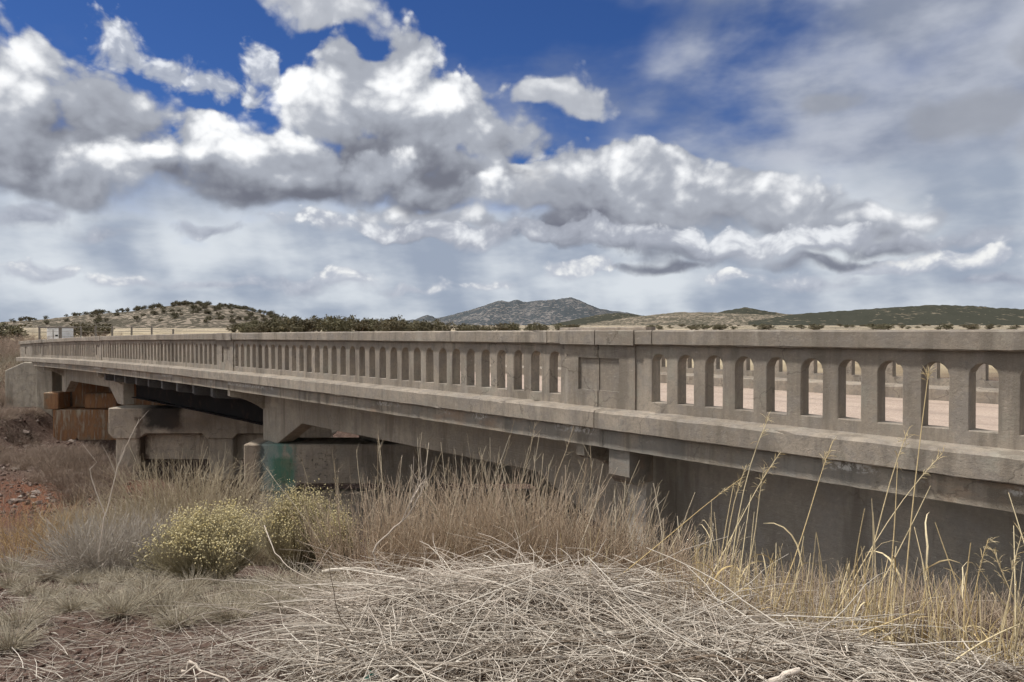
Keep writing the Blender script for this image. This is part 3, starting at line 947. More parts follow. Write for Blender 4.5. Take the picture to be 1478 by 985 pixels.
def baluster_mesh(mirror, hl=PITCH / 2, hr=PITCH / 2, open_l=True, open_r=True):
    """a baluster with half an arched opening on each open side; hl, hr reach to the opening's centre or the solid end"""
    ow, yf, yb = 0.092, 6.0, 6.135
    top, crown, sill, bot = -0.148, -0.242, -0.73, -0.835
    spring = crown - ow

    def half(h):
        q = [(h, crown)]
        for i in range(1, 9):
            a = math.pi / 2 * i / 8
            q.append((h - ow * math.sin(a), spring + ow * math.cos(a)))
        return q + [(h - ow, sill), (h, sill)]
    outline = [(hr, top)] + (half(hr) if open_r else []) + [(hr, bot), (-hl, bot)]
    outline += ([(-x, z) for (x, z) in half(hl)[::-1]] if open_l else []) + [(-hl, top)]
    bm = bmesh.new()
    f = [bm.verts.new((x, yf, z)) for (x, z) in outline]
    b = [bm.verts.new((x, yb, z)) for (x, z) in outline]
    bm.faces.new(f)
    bm.faces.new(b[::-1])
    k = len(outline)
    for j in range(k):
        j2 = (j + 1) % k
        p, q = outline[j], outline[j2]
        if abs(p[0] - q[0]) < 1e-6 and (abs(p[0] - hr) < 1e-6 or abs(p[0] + hl) < 1e-6):
            continue                       # seam with the next piece
        if (p[1] == q[1] == top) or (p[1] == q[1] == bot):
            continue
        bm.faces.new((f[j], b[j], b[j2], f[j2]))
    bmesh.ops.recalc_face_normals(bm, faces=bm.faces)
    es = []
    for e in bm.edges:
        v0, v1 = e.verts
        if len(e.link_faces) == 2 and abs(v0.co.y - v1.co.y) < 1e-6 and abs(v0.co.y - yf) < 1e-4:
            es.append(e)
    bmesh.ops.bevel(bm, geom=es, offset=0.006, segments=1, affect='EDGES')
    bmesh.ops.triangulate(bm, faces=[q for q in bm.faces if len(q.verts) > 4])
    for v in bm.verts:                      # worn, slightly uneven edges
        if -hl + 1e-4 < v.co.x < hr - 1e-4 and bot + 0.01 < v.co.z < top - 0.01:
            k_ = 0.0045 if RNG.random() < 0.12 else 0.0016
            v.co.x += RNG.normal() * k_
            v.co.z += RNG.normal() * k_
    if mirror:
        for v in bm.verts:
            v.co.y = 18.2 - v.co.y
        bmesh.ops.reverse_faces(bm, faces=bm.faces)
    for v in bm.verts:                      # origin at the middle of the road
        v.co.y -= 9.1
    me = bpy.data.meshes.new('baluster')
    bm.to_mesh(me)
    bm.free()
    me.materials.append(M_CONC)
    return me


def build_parapet(mirror, posts, s_lo, s_hi, label):
    """posts: list of (s0, s1, raise, panel); bays of arches fill the spaces between"""
    pb = [s_lo] + [p for q in posts for p in (q[0] - 0.45, q[0] + 0.45)][0:0] + [s_hi]
    par = strip('parapet', PLIN, s_lo, s_hi, M_CONC, bridge, 0.0030, mirror) if mirror else None
    if not mirror:
        joints = [s_lo, 5.37, 11.2, 16.85, 22.8, 29.0, 36.0, s_hi]
        par = strip('parapet', PLIN, joints[0], joints[1] - 0.010, M_CONC, bridge, 0.0032)
        for i in range(1, len(joints) - 1):
            strip('plinth_block', PLIN, joints[i] + 0.002, joints[i + 1] - 0.003, M_CONC, par, 0.0032)
    par['label'] = label
    bals = [baluster_mesh(mirror) for _ in range(8)]
    base = bridge.location
    edges = [s_lo]
    for (a, b, up, pan) in posts:
        edges += [a, b]
    edges += [s_hi]
    WALLP = [(6.0, -0.835), (6.0, -0.148), (6.135, -0.148), (6.135, -0.835)]
    for i in range(0, len(edges) - 1, 2):
        a, b = edges[i], edges[i + 1]
        if b - a < 0.3:
            continue
        no = int((b - a - 0.30) / PITCH) + 1          # openings in this bay
        m = (b - a - (no - 1) * PITCH) / 2

        def put(me, s):
            o = bpy.data.objects.new('baluster', me)
            COL.objects.link(o)
            o.parent = par
            o.location = Vector((-s, 9.1, EYE + float(camber(s))))
            sl = (float(camber(s + 0.1)) - float(camber(s - 0.1))) / 0.2
            o.rotation_euler = (0, math.atan(sl), 0)
        # world x runs against s: the end toward smaller s is the +x end
        put(baluster_mesh(mirror, m / 2, m / 2, True, False), a + m / 2)
        put(baluster_mesh(mirror, m / 2, m / 2, False, True), b - m / 2)
        for k in range(no - 1):
            put(bals[int(RNG.integers(0, 8))], a + m + PITCH * (k + 0.5))
    # posts with a sunk panel, split by the expansion joint
    for (a, b, up, pan) in posts:
        c = (a + b) / 2
        pf = 5.982
        zt, zb = -0.152 + up, -0.833
        pw_ = min(0.30, (b - a) * 0.29)
        p0, p1 = -0.30, -0.655
        for (u, v, inner) in ((a, c - 0.008, c - pw_), (c + 0.008, b, c + pw_)):
            def bx(y0, y1, z0, z1, sa, sb):
                return [(y0, z0), (y0, z1), (y1, z1), (y1, z0)], sa, sb
            pieces = []
            lo, hi = min(u, v), max(u, v)
            if pan:
                if u == a:
                    solid, rec = (lo, inner), (inner, hi)
                else:
                    solid, rec = (inner, hi), (lo, inner)
                pieces.append(bx(pf, 6.17, zb, zt, *solid))
                pieces.append(bx(pf, 6.17, p0, zt, *rec))
                pieces.append(bx(pf, 6.17, zb, p1, *rec))
                pieces.append(bx(pf + 0.028, 6.17, p1, p0, *rec))
            else:
                pieces.append(bx(pf, 6.17, zb, zt, lo, hi))
            objs = []
            for (pr, sa_, sb_) in pieces:
                objs.append(strip('post', pr, sa_, sb_, M_CONC, par, 0.0012, mirror, step=0.12))
            join_meshes(objs)
        if up:
            strip('post_cap', [(y, z + up) for (y, z) in CAPP2], a - 0.05, b + 0.05, M_CONC, par, 0.002, mirror)
    # cap rail in lengths
    js = [s_lo]
    for (a, b, up, pan) in posts:
        if up:
            js += [a - 0.055, b + 0.055]
        else:
            js += [a - 0.25, (a + b) / 2, b + 0.25]
    js += [s_hi]
    extra = []
    for i in range(len(js) - 1):
        d = js[i + 1] - js[i]
        if d > 8:
            extra.append(js[i] + d * 0.47)
    js = sorted(js + extra)
    for i in range(len(js) - 1):
        mid = (js[i] + js[i + 1]) / 2
        if any(up and a - 0.06 < mid < b + 0.06 for (a, b, up, pan) in posts):
            continue
        wide = any((a - 0.3 < mid < b + 0.3) for (a, b, up, pan) in posts)
        strip('cap_rail', CAPP, js[i] + 0.006, js[i + 1] - 0.006, M_CONC, par, 0.0030, mirror)
        if wide:
            pass
    for (a, b, up, pan) in posts:
        if not up:
            c = (a + b) / 2
            for (u, v) in ((a - 0.02, c - 0.007), (c + 0.007, b + 0.02)):
                strip('cap_facing', [(5.925, -0.155), (5.925, -0.010), (5.935, 0.004), (6.195, 0.004), (6.205, -0.010), (6.205, -0.155)], u, v, M_CONC, par, 0.002, mirror)
    return par


def join_meshes(objs):
    bm = bmesh.new()
    for o in objs:
        bm.from_mesh(o.data)
    me = bpy.data.meshes.new(objs[0].name)
    bm.to_mesh(me)
    bm.free()
    me.materials.append(objs[0].data.materials[0])
    keep = objs[0]
    old = [o.data for o in objs]
    keep.data = me
    for o in objs[1:]:
        bpy.data.objects.remove(o)
    for d in old:
        bpy.data.meshes.remove(d)


near_parapet = build_parapet(False, [(-6.6, -5.55, 0, True), (4.96, 5.99, 0, True), (16.25, 17.12, 0, True), (28.6, 29.6, 0, True), (40.2, 41.1, 0, True), (43.2, 47.0, 0, True)], -6.9, 47.1,
                             'parapet above the grassy near bank, with a cracked panelled post')
far_parapet = build_parapet(True, [(-1.2, -0.2, 0, True), (9.7, 12.1, 0.085, False), (22.6, 23.6, 0, True), (31.5, 34.6, 0.07, False)], -9.0, 42.5,
                            'parapet across the road, seen through the arches')

# ---- beams
HB = -2.43


def conc_span(s0, s1, y, h=1.22, parent=bridge):
    prof = [(s0, -1.2465), (s1, -1.2465), (s1, HB), (s1 - 0.78, HB), (s1 - 0.78 - h, -1.885), (s0 + 0.78 + h, -1.885), (s0 + 0.78, HB), (s0, HB)]
    return szmesh('girder', prof, y, y + 0.36, M_GIRD, parent)


M_INNER = make_concrete('shade_darkened_concrete', (0.16, 0.145, 0.125), 0.5, 0.6)  # inner girders: under-deck shade put into a darker base colour
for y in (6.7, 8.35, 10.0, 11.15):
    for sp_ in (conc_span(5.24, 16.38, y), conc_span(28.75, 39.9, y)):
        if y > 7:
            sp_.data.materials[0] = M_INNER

m, t, bs = mat_new('dark_painted_steel')
P = t.new('ShaderNodeNewGeometry').outputs['Position']
n = t.noise(P, 3.0, 6, 0.65)
t.put(bs.inputs['Base Color'], t.mix(t.step(n, 0.5, 0.72), (0.012, 0.0115, 0.012), (0.035, 0.024, 0.018)))
bs.inputs['Roughness'].default_value = 0.85
bs.inputs['Specular IOR Level'].default_value = 0.12
M_STEEL = m


def steel_girder(y):
    def ibeam(s0, s1):
        zt, zb = -1.25, -2.16
        return [(y - 0.16, zt), (y + 0.16, zt), (y + 0.16, zt - 0.03), (y + 0.012, zt - 0.03), (y + 0.012, zb + 0.03), (y + 0.16, zb + 0.03), (y + 0.16, zb), (y - 0.16, zb), (y - 0.16, zb + 0.03), (y - 0.012, zb + 0.03), (y - 0.012, zt - 0.03), (y - 0.16, zt - 0.03)]
    g = strip('steel_girder', ibeam(0, 0), 16.42, 28.70, M_STEEL, bridge, 0.0, step=1.0, skew=0.0)
    sh = 0.86 * (y - 6.7)
    for v in g.data.vertices:
        v.co.x += sh
    return g


for y in (7.05, 8.65, 10.25, 11.3):
    g = steel_girder(y)


def bracket(s, w=0.10, drop=0.0, mat=M_GIRD, y1=6.71, depth=0.40):
    prof = [(5.92, -1.2465), (5.92, -1.38), (5.98, -1.41)]
    for i in range(1, 7):
        a = i / 6
        prof.append((5.98 + (y1 - 5.98) * a, -1.41 - (depth - 0.08) * a ** 1.7))
    prof.append((y1, -1.2465))
    return strip('bracket', prof, s, s + w, mat, bridge, 0.0, step=w)


bracket(5.62, 0.12)
bracket(16.28, 0.14)
bracket(28.85, 0.14)
bracket(39.5, 0.14)
M_BRK = make_concrete('dark_concrete', (0.13, 0.125, 0.12), 0.5, 0.5)  # darker concrete for the brackets along the steel span
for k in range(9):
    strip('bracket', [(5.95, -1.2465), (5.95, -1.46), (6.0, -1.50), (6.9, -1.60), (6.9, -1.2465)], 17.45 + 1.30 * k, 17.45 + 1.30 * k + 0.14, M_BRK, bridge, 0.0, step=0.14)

# ---- near abutment with its wing wall
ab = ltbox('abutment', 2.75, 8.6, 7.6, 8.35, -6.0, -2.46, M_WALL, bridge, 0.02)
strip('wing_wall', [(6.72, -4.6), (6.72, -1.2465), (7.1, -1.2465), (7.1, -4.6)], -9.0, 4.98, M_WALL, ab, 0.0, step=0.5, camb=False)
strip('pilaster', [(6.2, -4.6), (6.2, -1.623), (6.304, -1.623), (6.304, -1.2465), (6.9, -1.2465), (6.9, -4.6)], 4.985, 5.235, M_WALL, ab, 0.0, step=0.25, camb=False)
strip('corbel', [(6.0, -1.62), (5.91, -1.53), (5.91, -1.2465), (6.30, -1.2465), (6.30, -1.62)], 4.97, 5.25, M_SLAB, ab, 0.0, step=0.16, camb=False)


# ---- bents across the creek
def bent(t0, ls, ztop, mat, zg, web_z):
    lo, hi = ls[0] - 0.60, ls[-1] + 0.60
    zb = ztop - 0.87
    prof = [(lo, ztop), (hi, ztop), (hi, zb)]
    for c in ls[::-1]:
        prof += [(c + 0.60, zb), (c + 0.44, zb - 0.17), (c - 0.44, zb - 0.17), (c - 0.60, zb)] if c not in (ls[0], ls[-1]) else ([(c + 0.59, zb), (c + 0.44, zb - 0.17), (c - 0.44, zb - 0.17), (c - 0.64, zb)] if c == ls[-1] else [(c + 0.64, zb), (c + 0.44, zb - 0.17), (c - 0.44, zb - 0.17), (c - 0.59, zb)])
    prof.append((lo, zb))
    b = ltbox('bent', 0, 0, t0, t0 + 1.05, 0, 0, mat, bridge, 0.025, prof)
    for c in ls:
        ltbox('column', c - 0.41, c + 0.41, t0 + 0.10, t0 + 0.95, zg, zb - 0.16, mat, b, 0.03)
        ltbox('footing', c - 0.47, c + 0.47, t0 + 0.04, t0 + 1.01, zg - 0.8, zg + 0.03 if zg > -5.2 else -4.86, mat, b, 0.03)
    for i in range(len(ls) - 1):
        ltbox('web_wall', ls[i] + 0.42, ls[i + 1] - 0.42, t0 + 0.42, t0 + 0.72, web_z[1], web_z[0], mat, b, 0.015)
    return b


def paint_green(t, P, c):
    l = t.v('DOT_PRODUCT', P, (RGT[0], RGT[1], 0))
    z = t.sep(P)[2]
    q = t.xyz(l, 0.0, z)
    blue = stain_box(t, q, (-5.55, -1, EYE - 3.8), (-5.05, 1, EYE - 2.42), 0.12, 0.35, 6)
    c = t.mix(t.m('MULTIPLY', blue, 0.7), c, (0.24, 0.33, 0.31))
    dk = stain_box(t, q, (-5.58, -1, EYE - 3.7), (-5.42, 1, EYE - 2.45), 0.10, 0.5, 5)
    c = t.mix(t.m('MULTIPLY', dk, 0.75), c, (0.045, 0.045, 0.045))
    gr = stain_box(t, q, (-5.30, -1, EYE - 3.60), (-4.70, 1, EYE - 2.46), 0.10, 0.22, 4)
    gr = t.m('MULTIPLY', gr, t.step(t.noise(t.v('MULTIPLY', q, (1, 1, 0.45)), 6, 6, 0.72), 0.42, 0.60, 0.15, 1.0))
    gc = t.mix(t.noise(q, 7, 5, 0.65), (0.07, 0.19, 0.15), (0.20, 0.36, 0.31))
    c = t.mix(t.m('MULTIPLY', gr, 0.85), c, gc)
    gi = stain_box(t, q, (-5.20, -1, EYE - 3.36), (-4.78, 1, EYE - 2.80), 0.10, 0.16, 5)
    c = t.mix(t.m('MULTIPLY', gi, 0.6), c, (0.05, 0.17, 0.09))
    ck = stain_box(t, q, (-4.66, -1, EYE - 3.3), (-3.9, 1, EYE - 2.60), 0.4, 1.0, 3)
    ckn = t.step(t.noise(q, 9, 6, 0.7), 0.54, 0.62)
    c = t.mix(t.m('MULTIPLY', t.m('MULTIPLY', ck, ckn), 0.8), c, (0.055, 0.05, 0.045))
    br = stain_box(t, q, (-6.0, -1, EYE - 5), (-5.50, 1, EYE - 2.3), 0.1, 0.3, 4)
    c = t.mix(t.m('MULTIPLY', br, 0.4), c, (0.34, 0.25, 0.17))
    return c


def soot(t, P, c):
    l = t.v('DOT_PRODUCT', P, (RGT[0], RGT[1], 0))
    z = t.sep(P)[2]
    q = t.xyz(l, 0.0, z)
    k = stain_box(t, q, (-12.45, -1, EYE - 3.42), (-11.2, 1, EYE - 2.2), 0.35, 0.8, 1.6)
    c = t.mix(t.m('MULTIPLY', k, 0.93), c, (0.022, 0.020, 0.019))
    k2 = stain_box(t, q, (-12.75, -1, EYE - 5.2), (-12.55, 1, EYE - 2.9), 0.12, 0.5, 3)
    c = t.mix(t.m('MULTIPLY', k2, 0.7), c, (0.06, 0.035, 0.025))
    k3 = stain_box(t, q, (-11.6, -1, EYE - 3.5), (-10.2, 1, EYE - 2.9), 0.5, 0.8, 1.5)
    c = t.mix(t.m('MULTIPLY', k3, 0.45), c, (0.10, 0.07, 0.05))
    return c


def rust(t, P, c):
    z = t.sep(P)[2]
    st = t.noise(t.v('MULTIPLY', P, (1, 1, 0.14)), 5.0, 6, 0.68)
    n = t.noise(P, 1.4, 5, 0.6)
    c = t.mix(t.step(n, 0.33, 0.52), c, t.mix(t.step(st, 0.4, 0.65), (0.34, 0.185, 0.095), (0.17, 0.075, 0.042)))
    c = t.mix(t.m('MULTIPLY', t.step(st, 0.50, 0.64), 0.8), c, (0.46, 0.40, 0.30))
    return c


M_BENTA = make_concrete('painted_bent_concrete', (0.42, 0.37, 0.30), 0.4, 1.2, special=paint_green)
M_BENTB = make_concrete('sooty_bent_concrete', (0.47, 0.405, 0.32), 0.4, 1.0, special=soot)
M_RUSTC = make_concrete('rust_stained_concrete', (0.32, 0.24, 0.16), 0.3, 1.0, special=rust)
M_PALEC = make_concrete('pale_wall_concrete', (0.47, 0.42, 0.34), 0.7, 1.0)
ba = bent(16.07, (-5.25, -2.10, 1.05), -2.50, M_BENTA, -4.75, (-3.62, -4.6))
ba['label'] = 'bent with a patch of green paint on its end column'
bb = bent(25.0, (-13.08, -9.9, -6.7), -2.66, M_BENTB, -5.4, (-3.60, -4.47))
bb['label'] = 'bent with a black soot stain along its cap beam'

# ---- far abutment
fa = ltbox('abutment', -21.35, -13.0, 34.3, 36.2, -6.0, -3.72, M_RUSTC, bridge, 0.03)
fa['label'] = 'rust streaked far abutment'
ltbox('back_wall', -21.0, -13.0, 35.25, 36.1, -3.70, -1.9, M_RUSTC, fa, 0.02)
ltbox('pedestal', -21.75, -21.05, 34.25, 35.20, -3.70, -2.93, M_RUSTC, fa, 0.03)
ltbox('pedestal', -20.1, -18.6, 34.7, 35.2, -3.70, -2.98, M_RUSTC, fa, 0.03)
ltbox('pilaster', -22.75, -21.98, 35.3, 36.25, -5.0, -1.72, M_PALEC, fa, 0.02)
ltbox('wing_wall', 0, 0, 35.6, 36.05, 0, 0, M_PALEC, fa, 0.03, [(-24.45, -1.98), (-23.55, -1.58), (-22.77, -1.58), (-22.77, -5.2), (-24.45, -5.2)])

# ================================================================== vegetation near the camera
def at(px_, t):
    """world x, y of a spot seen in that direction at depth t metres"""
    return W((px_ - 739) / 1067.0 * t, t)


def base_ring(cx, cy, n, r):
    a = RNG.random(n) * 2 * math.pi
    q = np.sqrt(RNG.random(n)) * r
    x = cx + np.cos(a) * q
    y = cy + np.sin(a) * q
    return x, y, np.cos(a) * q / max(r, 1e-6), np.sin(a) * q / max(r, 1e-6)


def stems(cx, cy, n, height, r0, spread, rad, k=6, wob=0.10, droop=0.0, lo=0.55, lift=0.02):
    x, y, ox, oy = base_ring(cx, cy, n, r0)
    z = ground_z(x, y) - 0.03
    S = np.stack([x, y, z], -1)
    Dv = np.stack([ox * spread + RNG.normal(size=n) * 0.12, oy * spread + RNG.normal(size=n) * 0.12, np.ones(n)], -1)
    L = height * (lo + (1.08 - lo) * RNG.random(n) ** 0.8)
    P = grow(S, Dv, L, k, wob, droop, lift)
    r = np.linspace(1, 0.38, k)[None, :] * (rad * (0.6 + 0.8 * RNG.random(n)))[:, None]
    return P, r


def twigs(P, r, m, length, ang=0.6, k=4, lo=0.35, wob=0.12, lift=0.06):
    n, kk, _ = P.shape
    i = RNG.integers(0, n, m)
    u = (lo + (0.97 - lo) * RNG.random(m)) * (kk - 1)
    j = np.minimum(u.astype(int), kk - 2)
    f = (u - j)[:, None]
    S = P[i, j] * (1 - f) + P[i, j + 1] * f
    Dv = P[i, j + 1] - P[i, j]
    Dv /= np.linalg.norm(Dv, axis=1, keepdims=True) + 1e-9
    Dv = Dv + RNG.normal(size=(m, 3)) * ang
    L = length * (0.4 + 0.9 * RNG.random(m))
    Q = grow(S, Dv, L, k, wob, 0.0, lift)
    rr = r[i, j][:, None] * np.linspace(0.62, 0.3, k)[None, :]
    return Q, rr


def plant(name, label, cat, cx, cy, group=None):
    e = empty(name, (cx, cy, gz(cx, cy)))
    prop(e, label, cat, group)
    return e


def octa_heads(C, size, var):
    """small dried flower heads"""
    n = len(C)
    d = np.array([[1, 0, 0], [-1, 0, 0], [0, 1, 0], [0, -1, 0], [0, 0, 1.2], [0, 0, -1.0]])
    V = C[:, None, :] + d[None] * size[:, None, None] * (0.7 + 0.6 * RNG.random((n, 6, 1)))
    f = np.array([[0, 2, 4, 4], [2, 1, 4, 4], [1, 3, 4, 4], [3, 0, 4, 4], [2, 0, 5, 5], [1, 2, 5, 5], [3, 1, 5, 5], [0, 3, 5, 5]])[:, :3]
    Q = (np.arange(n)[:, None, None] * 6 + f[None]).reshape(-1, 3)
    return V.reshape(-1, 3), Q, np.repeat(var, 6), np.zeros(n * 6)


def rabbitbrush(label, px_, t, w, h, n=900, stem_var=None):
    cx, cy = at(px_, t)
    e = plant('rabbitbrush', label, 'shrub', cx, cy)
    z0 = gz(cx, cy)
    # stems fan out to a lumpy dome
    a = RNG.random(n) * 2 * math.pi
    q = np.sqrt(RNG.random(n))
    lump = 0.86 + 0.24 * np.sin(a * 3 + px_) * q + 0.14 * np.sin(a * 7 + px_ * 2) * q + 0.14 * RNG.normal(size=n)
    tx = cx + np.cos(a) * q * w * lump
    ty = cy + np.sin(a) * q * w * lump
    tz = z0 + h * (0.28 + 0.72 * np.sqrt(np.clip(1 - (q * 0.93) ** 2.2, 0, 1))) * (0.80 + 0.16 * np.sin(a * 4 + 1.7 * px_) * q + 0.26 * RNG.random(n))
    tip = np.stack([tx, ty, tz], -1)
    bx = cx + (tx - cx) * 0.22
    by = cy + (ty - cy) * 0.22
    bot = np.stack([bx, by, ground_z(bx, by) - 0.02], -1)
    k = 5
    u = np.linspace(0, 1, k)[None, :, None]
    mid = (bot + tip) / 2
    mid[:, :2] += (tip - bot)[:, :2] * 0.16
    P = bot[:, None] * (1 - u) ** 2 + 2 * mid[:, None] * u * (1 - u) + tip[:, None] * u ** 2
    P += RNG.normal(size=P.shape) * 0.006 * u
    r = np.linspace(1, 0.5, k)[None, :] * (0.0026 * (0.7 + 0.7 * RNG.random(n)))[:, None]
    Q, rr = twigs(P, r, n * 3, 0.17 * h / 0.55, 0.32, 4, 0.40, 0.1, 0.12)
    tube_obj('stems', [tube_arrays(P, r), tube_arrays(Q, rr)], M_RABSTEM, e)['kind'] = 'stuff'
    tips = np.concatenate([P[:, -1], Q[:, -1], Q[::2, -1]])
    cen = np.array([cx, cy, z0 + h * 0.35])
    keep = (np.linalg.norm((tips - cen) / np.array([w, w, h * 0.62]), axis=1) > 0.55) & (tips[:, 2] > z0 + h * (0.42 + 0.40 * RNG.random(len(tips))))
    keep &= vnoise(tips[:, 0] * 1.0 + tips[:, 2] * 0.7, tips[:, 1] - tips[:, 2] * 0.7, 11.0) > 0.27
    tips = tips[keep]
    C = tips + RNG.normal(size=tips.shape) * 0.012
    v, f, va, ha = octa_heads(C, 0.0036 + 0.0060 * RNG.random(len(C)) ** 2, RNG.random(len(C)))
    me = np_mesh('flower_heads', v, f, {'var': va, 'along': ha})
    link('flower_heads', me, M_RABFLOW, e)['kind'] = 'stuff'
    return e


rabbitbrush('rounded yellow flowered bush in front of the grey brush, full dome', 303, 6.0, 0.44, 0.52, 1900)
rabbitbrush('loose yellow topped bush below the green painted column', 430, 7.6, 0.44, 0.70, 1300)
rabbitbrush('small narrow yellow bush beside the dry willow stems', 486, 7.0, 0.20, 0.50, 520)


def brush(name, label, px_, t, w, h, n, mat, rad=0.0035, tw=3, wob=0.14, spread=1.0, group=None, twl=0.3, lo=0.5, r0=0.35, droop=0.0):
    cx, cy = at(px_, t)
    e = plant(name, label, 'shrub', cx, cy, group)
    P, r = stems(cx, cy, n, h, w * r0, spread * w / h * 0.9, rad, 6, wob, droop, lo)
    shift = RNG.random() * 0.45
    tone = lambda k_: np.clip(shift + 0.55 * RNG.random(k_) ** 1.2, 0, 1)
    parts = [tube_arrays(P, r, var=tone(len(P)))]
    o = tube_obj('stems', parts, mat, e)
    Q, rr = twigs(P, r, int(n * tw), h * twl, 0.5, 4)
    tube_obj('twigs', [tube_arrays(Q, rr, var=tone(len(Q)))], mat, e)['kind'] = 'stuff'
    o['kind'] = 'stuff'
    return e


# dry willow thicket in front of the girder
wl = [('tall tan willow shrub beside the small yellow bush', 545, 6.5, 0.50, 1.10, 230),
      ('straight stemmed tan willow shrub under the flat girder soffit', 640, 6.4, 0.50, 1.15, 300),
      ('densest tan willow shrub in front of the dark opening', 735, 6.3, 0.55, 1.22, 390),
      ('tan willow shrub before the sloping girder haunch', 822, 6.1, 0.50, 0.98, 330),
      ('leaning tan willow shrub before the corbel', 900, 5.9, 0.46, 0.74, 320),
      ('low thin willow shrub against the board marked wall', 985, 5.6, 0.38, 0.52, 220)]
for (lb, p_, t_, w_, h_, n_) in wl:
    e_ = brush('willow_shrub', lb, p_, t_, w_, h_ * 0.80, n_, M_WILLOW, 0.0042, 2.4, 0.085, 0.95, 'dry willow thicket', 0.28, 0.30, 0.85)
    cx, cy = at(p_, t_)
    ns = 16
    P, r = stems(cx, cy, ns, h_ * 1.12, w_ * 0.8, 0.25, 0.0052, 7, 0.07, 0.0, 0.72)
    Q, rr = twigs(P, r, ns * 4, 0.11, 0.45, 3, 0.62, 0.1, 0.2)
    for i in range(ns):
        tube_obj('shoot', [tube_arrays(P[i:i + 1], r[i:i + 1], 4)], M_PALETAN, e_)
    tube_obj('shoot_twigs', [tube_arrays(Q, rr)], M_PALETAN, e_)['kind'] = 'stuff'

# grey and brown brush on the left
brush('grey_brush', 'dark grey tangled bush beside the full yellow dome', 142, 6.6, 0.48, 0.62, 380, M_GREYTW, 0.0042, 3.5, 0.22, 1.5, None, 0.4, 0.5)
brush('grey_brush', 'grey bush half hidden behind the full yellow dome', 225, 6.9, 0.42, 0.60, 300, M_GREYTW, 0.0042, 3.5, 0.22, 1.4, None, 0.4, 0.5)
brush('tan_brush', 'wide olive tan bush below the sooty bent', 150, 9.2, 0.75, 0.70, 750, M_PALETAN, 0.0042, 4, 0.2, 1.4, None, 0.4, 0.5)
brush('tan_brush', 'tall pale twiggy bush between the two bents', 268, 9.4, 0.75, 1.22, 420, M_PALETAN, 0.0055, 4, 0.12, 0.8, None, 0.28, 0.45, 0.7)
brush('tan_brush', 'pale twiggy bush at the foot of the green painted column', 345, 10.0, 0.45, 0.90, 240, M_PALETAN, 0.0055, 4, 0.12, 0.8, None, 0.28, 0.45, 0.7)
brush('tan_brush', 'wide soft grey tan bush behind the full yellow dome', 225, 8.3, 0.72, 0.70, 800, M_PALETAN, 0.0035, 4, 0.16, 1.2, None, 0.34, 0.5, 0.6)
brush('tan_brush', 'round tan bush beside the loose yellow topped bush', 360, 8.2, 0.45, 0.62, 500, M_PALETAN, 0.0035, 4, 0.16, 1.2, None, 0.34, 0.5, 0.6)
brush('tawny_brush', 'tawny arching bush on the bare red slope', 30, 8.2, 0.55, 0.62, 130, M_ORANGETW, 0.0036, 3, 0.16, 1.2, None, 0.5, 0.5, 0.7, 0.10)
brush('tawny_brush', 'tawny bush beside the dark grey tangled bush', 85, 9.0, 0.40, 0.55, 90, M_ORANGETW, 0.0036, 3, 0.16, 1.2, None, 0.5, 0.5, 0.7, 0.08)

# brush on the far bank
fb = np.random.default_rng(21)
bank_spots = [(28, 32.5, 0.8, 0.35), (62, 31.0, 0.9, 0.4), (92, 28.6, 0.8, 0.7), (20, 28.5, 0.9, 0.6), (118, 30.5, 0.9, 0.55), (52, 27.6, 0.8, 0.55), (96, 26.2, 0.9, 0.75), (128, 27.0, 0.9, 0.85), (2, 36, 0.9, 0.9), (-8, 33, 0.9, 0.7), (5, 41, 1.2, 1.1), (-20, 30, 0.9, 0.6), (148, 24.0, 0.7, 0.75), (76, 24.6, 0.7, 0.5), (235, 29, 0.9, 0.8), (300, 31, 1.0, 0.9), (10, 46, 1.3, 1.2), (-25, 43, 1.3, 1.4), (40, 34.6, 0.7, 0.25), (112, 23.2, 0.8, 0.6), (130, 21.5, 0.8, 0.6)]
for (p_, t_, w_, h_) in bank_spots:
    lb = 'matted brown leafless bush below the pale far wing wall' if t_ > 30 and p_ < 70 else 'matted brown bush on the slope beside the sooty bent' if p_ > 85 and p_ < 160 else 'matted brown bush under the steel girders' if p_ > 200 else 'matted brown bush on the stony far bank'
    brush('bank_brush', lb, p_, t_, w_, h_, 330, M_BROWNTW, 0.007, 4, 0.24, 1.3, 'brush on the far bank', 0.4, 0.5, 0.8)

# bunch grass tufts
def tuft(label, px_, t, w, h, n=240, mat=M_TUFT, group=None):
    cx, cy = at(px_, t)
    x, y, ox, oy = base_ring(cx, cy, n, w * 0.35)
    S = np.stack([x, y, ground_z(x, y) - 0.01], -1)
    Dv = np.stack([ox * 1.5 + RNG.normal(size=n) * 0.25, oy * 1.5 + RNG.normal(size=n) * 0.25, np.full(n, 0.9)], -1)
    L = h * (0.55 + 0.6 * RNG.random(n))
    P = grow(S, Dv, L, 5, 0.07, 0.22)
    r = np.linspace(1, 0.25, 5)[None, :] * (0.0021 * (0.7 + 0.6 * RNG.random(n)))[:, None]
    o = tube_obj('grass_tuft', [tube_arrays(P, r)], mat)
    prop(o, label, 'grass tuft', group)
    return o


